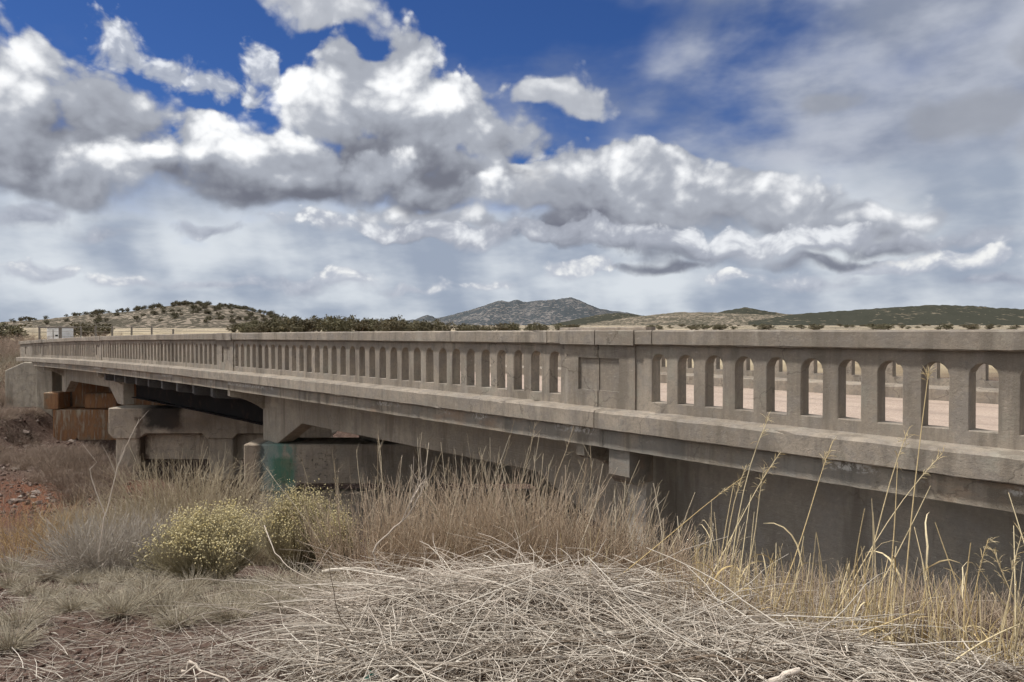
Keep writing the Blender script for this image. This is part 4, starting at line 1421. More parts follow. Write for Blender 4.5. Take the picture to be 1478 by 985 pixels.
tl = [(138, 5.0, 0.17, 0.24), (205, 4.9, 0.16, 0.20), (235, 4.75, 0.15, 0.20), (265, 5.05, 0.14, 0.17), (300, 4.85, 0.15, 0.18), (175, 5.7, 0.13, 0.2), (65, 6.3, 0.15, 0.22), (275, 5.5, 0.13, 0.18), (215, 5.5, 0.14, 0.18), (345, 5.2, 0.18, 0.24), (385, 5.35, 0.20, 0.28), (425, 5.3, 0.2, 0.30), (460, 5.1, 0.18, 0.26), (110, 6.0, 0.12, 0.16), (40, 5.6, 0.13, 0.15), (10, 5.9, 0.16, 0.2), (75, 5.35, 0.12, 0.12), (330, 4.6, 0.14, 0.2), (25, 4.35, 0.14, 0.2), (8, 4.0, 0.14, 0.2), (400, 4.8, 0.16, 0.22), (255, 6.6, 0.14, 0.2), (15, 6.9, 0.2, 0.26), (150, 6.1, 0.12, 0.18), (100, 4.75, 0.13, 0.17), (170, 4.65, 0.15, 0.2), (255, 4.45, 0.14, 0.17), (60, 4.9, 0.11, 0.14), (310, 5.6, 0.13, 0.17), (365, 4.9, 0.17, 0.22)]
for (p_, t_, w_, h_) in tl:
    if p_ > 320:
        lb, gp = 'pale bunch of dry grass between the yellow bushes and the heap of cut stems', 'tufts at the edge of the heap'
    elif t_ > 5.9:
        lb, gp = 'small bunch of dry grass around the foot of the dark grey tangled bush', 'tufts by the grey bush'
    elif 180 < p_ < 320:
        lb, gp = 'grey bunch of dry grass on the gravel in front of the full yellow dome', 'tufts before the yellow dome'
    elif p_ == 138:
        lb, gp = 'largest rounded bunch of dry grass alone on the dark gravel', None
    else:
        lb, gp = 'small bunch of dry grass on the open dark gravel', 'tufts on the open gravel'
    tuft(lb, p_, t_, w_ * 1.05, h_ * 0.98, 380, M_TUFT, gp)

# ------------------------------------------------------------------ tall straw grass by the wing wall
def seed_head(tip, dirv, n=26, L=0.14):
    d = dirv / np.linalg.norm(dirv)
    u = RNG.random(n)
    S = tip[None] - d[None] * (u * L)[:, None]
    Dv = d[None] * 0.8 + RNG.normal(size=(n, 3)) * 0.45
    Dv[:, 2] -= 0.1
    P = grow(S, Dv, np.full(n, 0.05) * (0.5 + RNG.random(n)), 4, 0.1, 0.35)
    r = np.tile(np.array([0.0006, 0.0011, 0.0014, 0.0004]), (n, 1))
    return tube_arrays(P, r)


def blade_arrays(S, D0, L, width, droop, n=7):
    """thin curled leaf ribbons"""
    k = n
    P = grow(S, D0, L, k, 0.10, droop)
    Tn = np.gradient(P, axis=1)
    Tn /= np.linalg.norm(Tn, axis=2, keepdims=True) + 1e-9
    side = np.cross(Tn, RNG.normal(size=(len(S), 1, 3)))
    side /= np.linalg.norm(side, axis=2, keepdims=True) + 1e-9
    w = width[:, None] * np.array([0.6, 1, 1, 0.9, 0.7, 0.45, 0.1])[None, :]
    nrm = np.cross(Tn, side)
    V = np.stack([P - side * w[..., None], P + nrm * w[..., None] * 0.35, P + side * w[..., None]], 2)
    m = len(S)
    idx = np.arange(m * k * 3).reshape(m, k, 3)
    a, b = idx[:, :-1], idx[:, 1:]
    Q = np.concatenate([np.stack([a[..., 0], a[..., 1], b[..., 1], b[..., 0]], -1).reshape(-1, 4), np.stack([a[..., 1], a[..., 2], b[..., 2], b[..., 1]], -1).reshape(-1, 4)])
    var = np.repeat(RNG.random(m), k * 3)
    al = np.tile(np.repeat(np.linspace(0, 1, k), 3), m)
    return V.reshape(-1, 3), Q, var, al


# stalks: foot, tip (direction in the view at that depth), head or not, depth
STALKS = {
    'straw grass clump with drooping plumes beside the corbel': [
        (1055, 880, 1104, 600, 1, 4.6), (1020, 850, 1122, 650, 1, 4.7), (1043, 880, 1072, 670, 1, 4.6), (1062, 880, 1098, 672, 1, 4.5), (968, 770, 1066, 688, 1, 4.9), (1030, 880, 1032, 740, 0, 4.6), (1075, 880, 1070, 760, 0, 4.6), (1012, 860, 1028, 722, 0, 4.7), (1050, 870, 1075, 735, 0, 4.6), (1065, 885, 1085, 715, 0, 4.5), (1035, 885, 1060, 700, 0, 4.65), (1082, 890, 1090, 740, 0, 4.5), (1022, 870, 1004, 760, 0, 4.7)],
    'straw grass clump with one lone leaning stalk': [
        (1128, 850, 1197, 634, 1, 4.4), (1118, 900, 1122, 785, 0, 4.4), (1132, 900, 1162, 775, 0, 4.3), (1168, 905, 1180, 770, 0, 4.3), (1192, 910, 1180, 770, 0, 4.2), (1150, 905, 1172, 800, 0, 4.3), (1100, 900, 1118, 800, 0, 4.5), (1182, 905, 1250, 790, 0, 4.2), (1215, 915, 1228, 815, 0, 4.2), (1140, 905, 1126, 790, 0, 4.4)],
    'tallest straw grass clump reaching across the parapet arches': [
        (1308, 890, 1341, 535, 2, 4.0), (1248, 850, 1305, 618, 1, 4.1), (1278, 905, 1297, 668, 0, 4.0), (1222, 880, 1355, 652, 1, 4.15), (1262, 860, 1345, 702, 0, 4.1), (1258, 910, 1262, 740, 0, 4.1), (1235, 905, 1250, 735, 0, 4.15), (1246, 900, 1260, 720, 0, 4.1), (1296, 900, 1296, 790, 0, 4.0), (1320, 905, 1345, 860, 0, 4.0), (1350, 890, 1322, 762, 0, 3.95), (1342, 900, 1332, 800, 0, 3.95), (1355, 905, 1350, 830, 0, 3.95), (1252, 915, 1245, 790, 0, 4.1), (1270, 915, 1285, 805, 0, 4.05), (1228, 910, 1240, 800, 0, 4.15), (1362, 910, 1360, 860, 0, 3.9), (1268, 905, 1252, 800, 0, 4.05)],
    'crossed straw grass stalks at the end of the wing wall': [
        (1400, 875, 1352, 755, 0, 3.8), (1398, 935, 1404, 785, 0, 3.75), (1396, 900, 1423, 775, 1, 3.8), (1476, 890, 1430, 790, 1, 3.7), (1470, 955, 1466, 760, 0, 3.65), (1482, 800, 1458, 712, 0, 3.7), (1480, 895, 1412, 815, 0, 3.7), (1455, 955, 1462, 860, 0, 3.65), (1440, 955, 1470, 770, 1, 3.7), (1468, 960, 1505, 800, 0, 3.6), (1500, 960, 1530, 740, 1, 3.6), (1425, 940, 1418, 860, 0, 3.75)],
}


def view_pt(px_, py_, t):
    x, y = at(px_, t)
    return np.array([x, y, EYE - (py_ - 476) / 1067.0 * t])


for lb, sl_ in STALKS.items():
    cx, cy = at(sum(q[0] for q in sl_) / len(sl_), sl_[0][5])
    e = plant('straw_grass', lb, 'grass', cx, cy, 'tall straw grass by the wing wall')
    bases, tang = [], []
    for (bx_, by_, tx_, ty_, hd, t_) in sl_:
        A = view_pt(bx_, by_, t_)
        B = view_pt(tx_, ty_, t_ + RNG.normal() * 0.12)
        g0 = gz(A[0], A[1])
        dirn = (B - A) / (B[2] - A[2] + 1e-6)
        A = A + dirn * (g0 - 0.02 - A[2]) if B[2] - A[2] > 0.05 else A
        k = 9
        u = np.linspace(0, 1, k)[:, None]
        side = RNG.normal(size=3) * np.array([1, 1, 0]) * 0.022
        P = A * (1 - u) + B * u + side * np.sin(u * math.pi)
        if hd == 1:
            P[-3:] += np.array([RGT[0], RGT[1], -0.5]) * 0.02 * np.array([[0.1], [0.5], [1.3]])
        r = np.linspace(0.0046, 0.0019, k)
        parts = [tube_arrays(P[None], r[None], 5)]
        # nodes of the culm
        so_ = tube_obj('stalk', parts, M_STRAW, e)
        bases.append(A)
        tang.append(dirn)
        if hd:
            hh = seed_head(P[-1], P[-1] - P[-2], 22 if hd == 1 else 30, 0.20 if hd == 1 else 0.06)
            tube_obj('seed_head', [hh], M_STRAW, so_)
    bases = np.array(bases)
    m = len(bases) * 2
    i = RNG.integers(0, len(bases), m)
    S = bases[i] + RNG.normal(size=(m, 3)) * np.array([0.07, 0.07, 0.0])
    hgt = RNG.random(m) * 0.45
    S[:, 2] = ground_z(S[:, 0], S[:, 1]) + hgt * (RNG.random(m) < 0.5)
    D0 = RNG.normal(size=(m, 3)) * 0.35 + np.array([0, 0, 1.0])
    lv = blade_arrays(S, D0, 0.16 + 0.26 * RNG.random(m), 0.003 + 0.0025 * RNG.random(m), 0.6)
    tube_obj('leaves', [lv], M_STRAW, e)['kind'] = 'stuff'
    # short stubble at the foot
    n = len(bases) * 9
    i = RNG.integers(0, len(bases), n)
    S = bases[i] + RNG.normal(size=(n, 3)) * np.array([0.13, 0.13, 0])
    S[:, 2] = ground_z(S[:, 0], S[:, 1]) - 0.01
    P = grow(S, RNG.normal(size=(n, 3)) * 0.16 + np.array([0, 0, 1.0]), 0.12 + 0.42 * RNG.random(n) ** 2.2, 5, 0.05)
    r = np.linspace(0.0030, 0.0016, 5)[None] * (0.7 + 0.5 * RNG.random(n))[:, None]
    tube_obj('stubble', [tube_arrays(P, r)], M_STRAW, e)['kind'] = 'stuff'
for i_, (p0, q0, p1, q1, t_) in enumerate([(1050, 904, 1206, 908, 4.3), (1198, 950, 1330, 884, 3.8), (1365, 970, 1480, 902, 3.5)]):
    A, B = view_pt(p0, q0, t_), view_pt(p1, q1, t_ + 0.15)
    u = np.linspace(0, 1, 8)[:, None]
    P = A * (1 - u) + B * u + np.array([0, 0, 0.02]) * np.sin(u * math.pi)
    o = tube_obj('fallen_stalk', [tube_arrays(P[None], np.linspace(0.0055, 0.003, 8)[None], 5)], M_STRAW)
    prop(o, ['straw stalk lying flat below the plumed clump', 'thick straw stalk slanting up from the debris heap', 'straw stalk slanting under the crossed stalks'][i_], 'stalk')

# thin undergrowth between wall and heap
def scatter_stems(name, label, pts, h, rad, mat, wob=0.12, spread=0.35):
    S = np.stack([pts[:, 0], pts[:, 1], ground_z(pts[:, 0], pts[:, 1]) - 0.02], -1)
    n = len(S)
    P = grow(S, RNG.normal(size=(n, 3)) * spread + np.array([0, 0, 1.0]), h * (0.4 + 0.8 * RNG.random(n)), 5, wob)
    r = np.linspace(1, 0.4, 5)[None] * (rad * (0.6 + 0.8 * RNG.random(n)))[:, None]
    Q, rr = twigs(P, r, n, h * 0.4, 0.5, 3)
    o = tube_obj(name, [tube_arrays(P, r), tube_arrays(Q, rr)], mat)
    prop(o, label, cat='undergrowth', kind='stuff')
    return o


def region(n, p0, p1, t0, t1):
    t = t0 + (t1 - t0) * RNG.random(n)
    p = p0 + (p1 - p0) * RNG.random(n)
    l = (p - 739) / 1067.0 * t
    return np.stack([FWD[0] * t + RGT[0] * l, FWD[1] * t + RGT[1] * l], -1)


scatter_stems('undergrowth', 'thin brown undergrowth along the foot of the wing wall', region(3200, 960, 1850, 4.1, 5.6), 0.30, 0.0022, M_WILLOW)
scatter_stems('undergrowth', 'thin dry weeds between the bunch grass tufts', region(300, -40, 520, 4.4, 8.0), 0.14, 0.0018, M_TUFT)
scatter_stems('undergrowth', 'grey leafless weeds on the slope down to the creek', region(2600, 60, 900, 8.5, 15), 0.45, 0.004, M_BROWNTW)

# ------------------------------------------------------------------ heap of cut dry stems
def heap(x, y):
    l, t = LT(x, y)
    a = np.exp(-((l - 0.30) / 1.15) ** 4 - ((t - 4.5) / 0.75) ** 2)
    b = np.exp(-((l - 0.9) / 1.5) ** 2 - ((t - 3.5) / 0.7) ** 2)
    lump = 1.0 + 1.9 * fbm(x, y, 2.3, 3)
    return (0.24 * a + 0.16 * b) * lump


def sticks(n, reg, lmin, lmax, rmin, rmax, lateral, mat, name, label, up=0.08, k=5, wob=0.10, arch=0.0, hs=1.0):
    xy = region(n, *reg)
    hz = heap(xy[:, 0], xy[:, 1])
    z = ground_z(xy[:, 0], xy[:, 1]) + hz * hs * (0.35 + 0.65 * RNG.random(n) ** 0.6) + 0.01 + 0.03 * RNG.random(n)
    S = np.stack([xy[:, 0], xy[:, 1], z], -1)
    ang = RNG.normal(size=n) * lateral + (RNG.random(n) < 0.5) * math.pi
    dl, dt = np.cos(ang), np.sin(ang)
    Dv = np.stack([FWD[0] * dt + RGT[0] * dl, FWD[1] * dt + RGT[1] * dl, RNG.normal(size=n) * up + arch], -1)
    L = lmin + (lmax - lmin) * RNG.random(n) ** 1.5
    P = grow(S, Dv, L, k, wob, arch * 1.3)
    # keep every stick on or above the ground, pulled down the flank of the heap
    zz = ground_z(P[..., 0], P[..., 1]) + 0.008 + 0.6 * heap(P[..., 0], P[..., 1]) * RNG.random((n, 1))
    P[..., 2] = np.maximum(P[..., 2] * 0.6 + zz * 0.4, zz)
    r = np.linspace(1, 0.5, k)[None] * (rmin + (rmax - rmin) * RNG.random(n) ** 2.5)[:, None]
    o = tube_obj(name, [tube_arrays(P, r, 4)], mat)
    prop(o, label, cat='debris', kind='stuff')
    return o


sticks(1500, (460, 1240, 3.4, 5.3), 0.20, 0.90, 0.0011, 0.0026, 1.3, M_DEBRIS, 'stem_heap', 'mat of cut dry stems heaped before the willows', 0.22, 7, 0.10, 0.08)
sticks(2400, (470, 1240, 3.4, 5.3), 0.30, 1.0, 0.0022, 0.0052, 0.95, M_DEBRIS, 'stem_heap', 'coarse pale stems lying through the heap', 0.25, 7, 0.08, 0.10)
sticks(900, (440, 1240, 3.2, 5.4), 0.15, 0.60, 0.0014, 0.0038, 1.4, M_PALEBR, 'stem_ends', 'pale broken ends sticking up out of the heap', 0.75, 5, 0.16, 0.30)
sticks(3400, (380, 1900, 2.7, 3.9), 0.10, 0.5, 0.0010, 0.0042, 1.2, M_DEBRIS, 'stem_litter', 'tangle of broken grey stems at the foot of the heap', 0.25, 6, 0.22, 0.03)
sticks(420, (380, 1500, 2.7, 3.9), 0.10, 0.45, 0.003, 0.0095, 1.3, M_DEBRIS, 'stick_litter', 'short thick broken sticks at the foot of the heap', 0.25, 5, 0.14, 0.02)
sticks(1000, (-400, 560, 3.0, 5.6), 0.06, 0.5, 0.0010, 0.0030, 1.4, M_DEBRIS, 'stem_litter', 'scattered dry stems on the dark gravel', 0.07, 4, 0.10)
sticks(3600, (380, 1900, 2.6, 4.9), 0.08, 0.4, 0.0012, 0.0045, 1.5, M_DARKBR, 'bark_litter', 'dark bark shreds and short twigs under the pale stems', 0.15, 4, 0.18)
sticks(1100, (400, 820, 4.3, 5.7), 0.4, 1.0, 0.0012, 0.0030, 1.0, M_PALEBR, 'stem_sweep', 'pale bent stems swept across the top of the heap', 0.35, 7, 0.10, 0.14)
sticks(170, (-40, 1300, 3.0, 5.2), 0.3, 0.9, 0.0022, 0.0055, 1.3, M_DARKBR, 'dark_twigs', 'long dark twigs lying over the pale stems', 0.30, 7, 0.16, 0.12)
sticks(600, (-60, 500, 2.8, 4.4), 0.10, 0.6, 0.0010, 0.0028, 1.4, M_GREYTW, 'grey_litter', 'grey weathered twigs on the open ground', 0.10, 5, 0.12)


# ------------------------------------------------------------------ branches that can be told apart
def branch(name, label, pts, r0, r1, mat, side=0, sl=0.2, cat='branch'):
    """pts: (px, py, depth) along the branch"""
    C = np.array([view_pt(*p) for p in pts])
    k = 4 * (len(pts) - 1) + 1
    u = np.linspace(0, len(pts) - 1, k)
    P = np.stack([np.interp(u, np.arange(len(pts)), C[:, i]) for i in range(3)], -1)
    P[1:-1] = (P[:-2] + 2 * P[1:-1] + P[2:]) / 4
    P += RNG.normal(size=P.shape) * r0 * 0.5
    r = np.linspace(r0, r1, k)
    e = empty(name, tuple(P[0]))
    prop(e, label, cat)
    tube_obj('limb', [tube_arrays(P[None], r[None], 6)], mat, e)
    if side:
        Q, rr = twigs(P[None], r[None], side, sl, 0.7, 5, 0.25, 0.12)
        for i in range(side):
            tube_obj('twig', [tube_arrays(Q[i:i + 1], rr[i:i + 1], 4)], mat, e)
    return e


sap = branch('bare_sapling', 'pale forked sapling without leaves before the sooty bent', [(139, 812, 6.3), (146, 760, 6.3), (158, 715, 6.35), (172, 660, 6.4), (187, 632, 6.4), (200, 605, 6.45)], 0.0065, 0.002, M_PALEBR, 5, 0.22, 'sapling')
l2 = np.array([view_pt(*p) for p in [(150, 745, 6.33), (138, 715, 6.3), (130, 690, 6.3), (128, 678, 6.3), (138, 668, 6.3), (118, 642, 6.3)]])
tube_obj('fork', [tube_arrays(l2[None], np.linspace(0.005, 0.0015, 6)[None], 5)], M_PALEBR, sap)
bb_ = branch('bare_branch', 'bleached bare branch curving up out of the willow thicket', [(556, 845, 5.6), (540, 815, 5.6), (537, 795, 5.6), (560, 770, 5.6), (590, 745, 5.6), (606, 715, 5.62), (615, 690, 5.62)], 0.009, 0.004, M_PALEBR, 0)
for (dx, q) in enumerate([(597, 660), (606, 645), (618, 650), (624, 665), (612, 668), (590, 672), (620, 690)]):
    C = np.array([view_pt(580 + dx * 4, 752 - dx * 8, 5.6), view_pt(596 + dx * 3, 715 - dx * 4, 5.6 + 0.02 * dx), view_pt((596 + dx * 3 + q[0]) / 2 + RNG.normal() * 5, (715 + q[1]) / 2, 5.6), view_pt(q[0], q[1], 5.58)])
    tube_obj('twig', [tube_arrays(C[None], np.linspace(0.0042, 0.0016, 4)[None], 4)], M_PALEBR, bb_)
branch('dead_branch', 'long dark branch lying across the front of the heap', [(640, 985, 3.45), (720, 955, 3.5), (800, 935, 3.55), (880, 925, 3.6), (960, 922, 3.7)], 0.012, 0.005, M_DARKBR, 3, 0.2)
branch('dead_branch', 'dark crooked branch in the right of the heap', [(850, 985, 3.2), (930, 965, 3.3), (1010, 952, 3.3), (1090, 958, 3.25), (1150, 965, 3.2)], 0.011, 0.005, M_DARKBR, 3, 0.2)
branch('dead_branch', 'thick pale broken limb at the near edge of the heap', [(1108, 1000, 3.1), (1125, 985, 3.1), (1152, 968, 3.12)], 0.016, 0.012, M_PALEBR, 0)
branch('dead_branch', 'knotty brown limb sticking out between the yellow bush and the willows', [(468, 828, 5.2), (505, 822, 5.25), (530, 824, 5.3), (560, 832, 5.35)], 0.014, 0.008, M_DEBRIS, 2, 0.15)
branch('dead_branch', 'pale gnarled root on the bare ground before the heap', [(262, 975, 3.5), (272, 955, 3.5), (285, 972, 3.45), (330, 985, 3.4)], 0.009, 0.004, M_PALEBR, 3, 0.14)
branch('dead_branch', 'thin dark twig standing up in the wing wall grass', [(1312, 915, 4.3), (1322, 890, 4.3), (1345, 865, 4.3), (1350, 820, 4.32)], 0.004, 0.0015, M_DARKBR, 6, 0.16)
branch('dead_branch', 'pale stem leaning from the tufts into the heap', [(380, 760, 5.4), (395, 800, 5.2), (420, 825, 5.1), (470, 850, 5.0), (520, 868, 4.9)], 0.0035, 0.002, M_PALEBR, 2, 0.2)

# scraps of litter
def scrap(label, px_, py_, t, size, colr):
    m_, t_, b_ = mat_new('scrap_' + str(px_))
    b_.inputs['Base Color'].default_value = (*colr, 1)
    b_.inputs['Roughness'].default_value = 0.6
    c = view_pt(px_, py_, t)
    bm = bmesh.new()
    bmesh.ops.create_grid(bm, x_segments=4, y_segments=4, size=size)
    for v in bm.verts:
        v.co.z = 0.35 * size * math.sin(v.co.x * 3 / size) + RNG.normal() * size * 0.18
        v.co.x += RNG.normal() * size * 0.1
    bmesh.ops.solidify(bm, geom=list(bm.faces), thickness=0.002)
    bmesh.ops.rotate(bm, verts=bm.verts, matrix=Matrix.Rotation(0.6, 3, 'X'))
    bmesh.ops.translate(bm, verts=bm.verts, vec=Vector(c))
    me = bpy.data.meshes.new('scrap')
    bm.to_mesh(me)
    bm.free()
    prop(link('litter_scrap', me, m_), label, 'litter')


scrap('crumpled teal plastic scrap in the dry stems', 531, 979, 3.35, 0.022, (0.05, 0.28, 0.22))
scrap('crumpled white plastic scrap beside the teal one', 541, 978, 3.36, 0.016, (0.7, 0.7, 0.68))

# stones on the banks
def rock_mesh(seed):
    r = np.random.default_rng(seed)
    bm = bmesh.new()
    bmesh.ops.create_icosphere(bm, subdivisions=2, radius=1.0)
    for v in bm.verts:
        n = v.co.normalized()
        v.co *= 0.75 + 0.35 * math.sin(n.x * 3.1 + seed) * math.cos(n.y * 2.7 + seed * 2) + 0.10 * r.normal()
        v.co.z *= 0.6
    me = bpy.data.meshes.new('rock')
    bm.to_mesh(me)
    bm.free()
    return me


m, t, bs = mat_new('bank_rock')
P = t.new('ShaderNodeNewGeometry').outputs['Position']
oi = t.new('ShaderNodeObjectInfo').outputs['Random']
c = t.mix(oi, (0.16, 0.105, 0.085), (0.40, 0.34, 0.29))
c = t.mix(t.m('MULTIPLY', t.noise(P, 6, 5, 0.65), 0.6), c, (0.10, 0.07, 0.055))
t.put(bs.inputs['Base Color'], c)
bs.inputs['Roughness'].default_value = 0.95
M_ROCK = m
rocks = [rock_mesh(i) for i in range(4)]
for q in rocks:
    q.materials.append(M_ROCK)
rr_ = np.random.default_rng(5)
for i in range(70):
    t_ = 21 + 13 * rr_.random()
    p_ = -20 + 170 * rr_.random()
    x, y = at(p_, t_)
    o = bpy.data.objects.new('rock', rocks[i % 4])
    COL.objects.link(o)
    s_ = 0.07 + 0.16 * rr_.random() ** 2
    o.location = (x, y, gz(x, y) + 0.02)
    o.scale = (s_ * 1.3, s_, s_)
    o.rotation_euler = (0, 0, rr_.random() * 6)
    prop(o, 'small angular rock on the far creek bank', 'rock', 'rocks on the far bank')
n = 1300
xy = region(n, -40, 190, 18, 35)
sz = 0.02 + 0.07 * RNG.random(n) ** 3
C = np.stack([xy[:, 0], xy[:, 1], ground_z(xy[:, 0], xy[:, 1]) + sz * 0.2], -1)
v, f, va, ha = octa_heads(C, sz, RNG.random(n))
M_PEB = make_twig('gravel_stone', [(0.07, 0.04, 0.03), (0.11, 0.065, 0.05), (0.15, 0.10, 0.08), (0.26, 0.21, 0.18)])
o = link('rubble', np_mesh('rubble', v, f, {'var': va, 'along': ha}), M_PEB)
prop(o, 'loose rubble strewn down the far creek bank', cat='rubble', kind='stuff')
scatter_stems('bank_weeds', 'thin dry weeds on the red creek bank', region(1500, -40, 170, 17, 30), 0.32, 0.005, M_BROWNTW)
# gravel close to the camera
n = 2600
xy = region(n, -60, 620, 2.9, 6.5)
sz = 0.004 + 0.016 * RNG.random(n) ** 3
C = np.stack([xy[:, 0], xy[:, 1], ground_z(xy[:, 0], xy[:, 1]) + sz * 0.3], -1)
v, f, va, ha = octa_heads(C, sz, RNG.random(n))
o = link('gravel', np_mesh('gravel', v, f, {'var': va, 'along': ha}), M_PEB)
prop(o, 'loose dark gravel on the open ground', cat='gravel', kind='stuff')

# ================================================================== junipers and other things beyond the bridge
def leaf_mat(name, a, b, c3):
    m, t, bs = mat_new(name)
    v = t.new('ShaderNodeAttribute', attribute_name='var').outputs['Fac']
    c = t.mix(v, a, b)
    oi = t.new('ShaderNodeObjectInfo').outputs['Random']
    c = t.mix(t.m('MULTIPLY', oi, 0.6), c, c3)
    t.put(bs.inputs['Base Color'], c)
    bs.inputs['Roughness'].default_value = 0.9
    bs.inputs['Specular IOR Level'].default_value = 0.1
    return m


M_JUN = leaf_mat('juniper_foliage', (0.085, 0.082, 0.048), (0.165, 0.15, 0.095), (0.125, 0.10, 0.07))
M_BARK = make_twig('juniper_bark', [(0.12, 0.09, 0.07), (0.20, 0.16, 0.125)])


def crown_mesh(seed, nc=46, nl=16):
    r = np.random.default_rng(seed)
    d = r.normal(size=(nc, 3))
    d /= np.linalg.norm(d, axis=1, keepdims=True)
    q = r.random(nc) ** 0.45
    C = d * q[:, None] * np.array([0.46, 0.46, 0.42]) * (0.8 + 0.4 * r.random((nc, 1)))
    C[:, 2] += 0.52
    C[:, 0] += 0.10 * np.sin(C[:, 2] * 5 + seed)
    L = np.repeat(C, nl, 0) + r.normal(size=(nc * nl, 3)) * 0.055
    n = len(L)
    A = r.normal(size=(n, 3))
    A /= np.linalg.norm(A, axis=1, keepdims=True)
    B = np.cross(A, r.normal(size=(n, 3)))
    B /= np.linalg.norm(B, axis=1, keepdims=True)
    s = (0.030 + 0.035 * r.random(n))[:, None]
    V = np.stack([L - A * s, L + B * s * 0.6, L + A * s, L - B * s * 0.6], 1).reshape(-1, 3)
    Q = np.arange(n * 4).reshape(n, 4)
    var = np.repeat(np.repeat(r.random(nc), nl) * 0.7 + r.random(n) * 0.3, 4)
    me = np_mesh('crown', V, Q, {'var': var, 'along': np.zeros(n * 4)})
    me.materials.append(M_JUN)
    return me


def trunk_mesh(seed):
    r = np.random.default_rng(seed + 50)
    k = 6
    Pm = np.array([[0.03 * math.sin(i * 1.3 + seed), 0.03 * math.cos(i + seed), i * 0.11 - 0.05] for i in range(k)])
    parts = [tube_arrays(Pm[None], np.linspace(0.05, 0.018, k)[None], 6)]
    for j in range(4):
        a = j * 1.6 + seed
        S = Pm[1 + j % 3]
        Pb = np.array([S + np.array([math.cos(a), math.sin(a), 0.9]) * 0.09 * i for i in range(4)])
        parts.append(tube_arrays(Pb[None], np.linspace(0.024, 0.008, 4)[None], 5))
    v, q, a, h = merge(parts)
    me = np_mesh('trunk', v, q, {'var': a, 'along': h}, True)
    me.materials.append(M_BARK)
    return me


CROWNS = [crown_mesh(i) for i in range(7)]
TRUNKS = [trunk_mesh(i) for i in range(7)]
jr = np.random.default_rng(99)


def juniper(x, y, z, w, h, label, group, name='juniper_tree'):
    i = int(jr.integers(0, 7))
    e = empty(name, (x, y, z))
    e.scale = (w, w, h)
    e.rotation_euler = (0, 0, jr.random() * 6.28)
    prop(e, label, 'tree' if name == 'juniper_tree' else 'shrub', group)
    for nm, me in (('crown', CROWNS[i]), ('trunk', TRUNKS[i])):
        o = bpy.data.objects.new(nm, me)
        COL.objects.link(o)
        o.parent = e
    return e


# on the pale hill
HV, HU, Hv = HILL_L
cnt = 0
for _ in range(3000):
    i = int(jr.integers(20, HV.shape[0] - 40))
    j = int(jr.integers(4, HV.shape[1] // 2 + 3))
    u = HU[i]
    if u < 20 or u > 440:
        continue
    dens = 0.18 + 0.5 * math.exp(-((u - 300) / 90.0) ** 2) + (0.35 if abs(j - HV.shape[1] // 2) < 3 else 0)
    if jr.random() > dens * 0.55:
        continue
    p = HV[i, j] + (jr.random(3) - 0.5) * np.array([8, 8, 0])
    h = 2.2 + 1.6 * jr.random()
    juniper(p[0], p[1], p[2] - 0.3, h * 1.25, h, 'dark juniper on the crest of the pale hill, against the sky' if abs(j - HV.shape[1] // 2) < 3 else 'dark rounded juniper dotted on the slope of the pale hill', 'junipers on the hill')
    cnt += 1
    if cnt >= 190:
        break
# dense belt behind the parapet
for k in range(52):
    p_ = 335 + 290 * (k + 0.5) / 52 + jr.normal() * 4
    t_ = 150 + 60 * jr.random()
    x, y = at(p_, t_)
    h = (3.4 + 1.4 * jr.random()) * (1.0 if 400 < p_ < 580 else 0.75)
    juniper(x, y, gz(x, y) - 0.2, h * (1.1 + 0.4 * jr.random()), h, 'dark green juniper standing in the tree belt beyond the road', 'junipers in the belt')
for k in range(34):
    p_ = 600 + 250 * jr.random() ** 1.4
    t_ = 170 + 90 * jr.random()
    x, y = at(p_, t_)
    h = 2.2 + 1.2 * jr.random()
    juniper(x, y, gz(x, y) - 0.2, h * 1.5, h, 'low juniper bush below the mountain', 'low junipers below the mountain')
for (p_, t_, h) in ((-12, 95, 3.6), (8, 100, 3.4), (24, 120, 2.4), (105, 130, 3.0), (122, 140, 3.2), (135, 130, 2.6), (150, 150, 3.2)):
    x, y = at(p_, t_)
    juniper(x, y, gz(x, y) - 0.2, h * 1.5, h, 'dark juniper beside the far approach road', 'junipers by the far approach')
# scrub on the plain to the right
for k in range(85):
    p_ = 930 + 560 * jr.random()
    t_ = 260 + 520 * jr.random() ** 1.3
    x, y = at(p_, t_)
    h = 1.4 + 1.4 * jr.random()
    juniper(x, y, gz(x, y) - 0.15, h * (1.5 + jr.random()), h, 'small dark scrub bush on the pale plain', 'scrub on the plain', 'scrub_bush')
# sage by the far bridge end
for (p_, t_, w_, h_) in ((22, 62, 2.2, 1.5), (44, 66, 2.4, 1.7), (8, 58, 2.0, 1.2), (-10, 55, 2.4, 1.6), (130, 75, 2.2, 1.7), (165, 78, 2.2, 1.6)):
    brush('sage_bush', 'grey leafless bush beside the far bridge end', p_, t_, w_ * 0.5, h_, 260, M_BROWNTW, 0.014, 4, 0.24, 1.3, 'bushes by the far bridge end', 0.4, 0.5, 0.8)
# dry grass on the bank behind the far wing wall
scatter_stems('bank_grass', 'tawny dry grass on the bank behind the far wing wall', region(3800, -60, 45, 38, 56), 0.55, 0.011, M_TUFT)

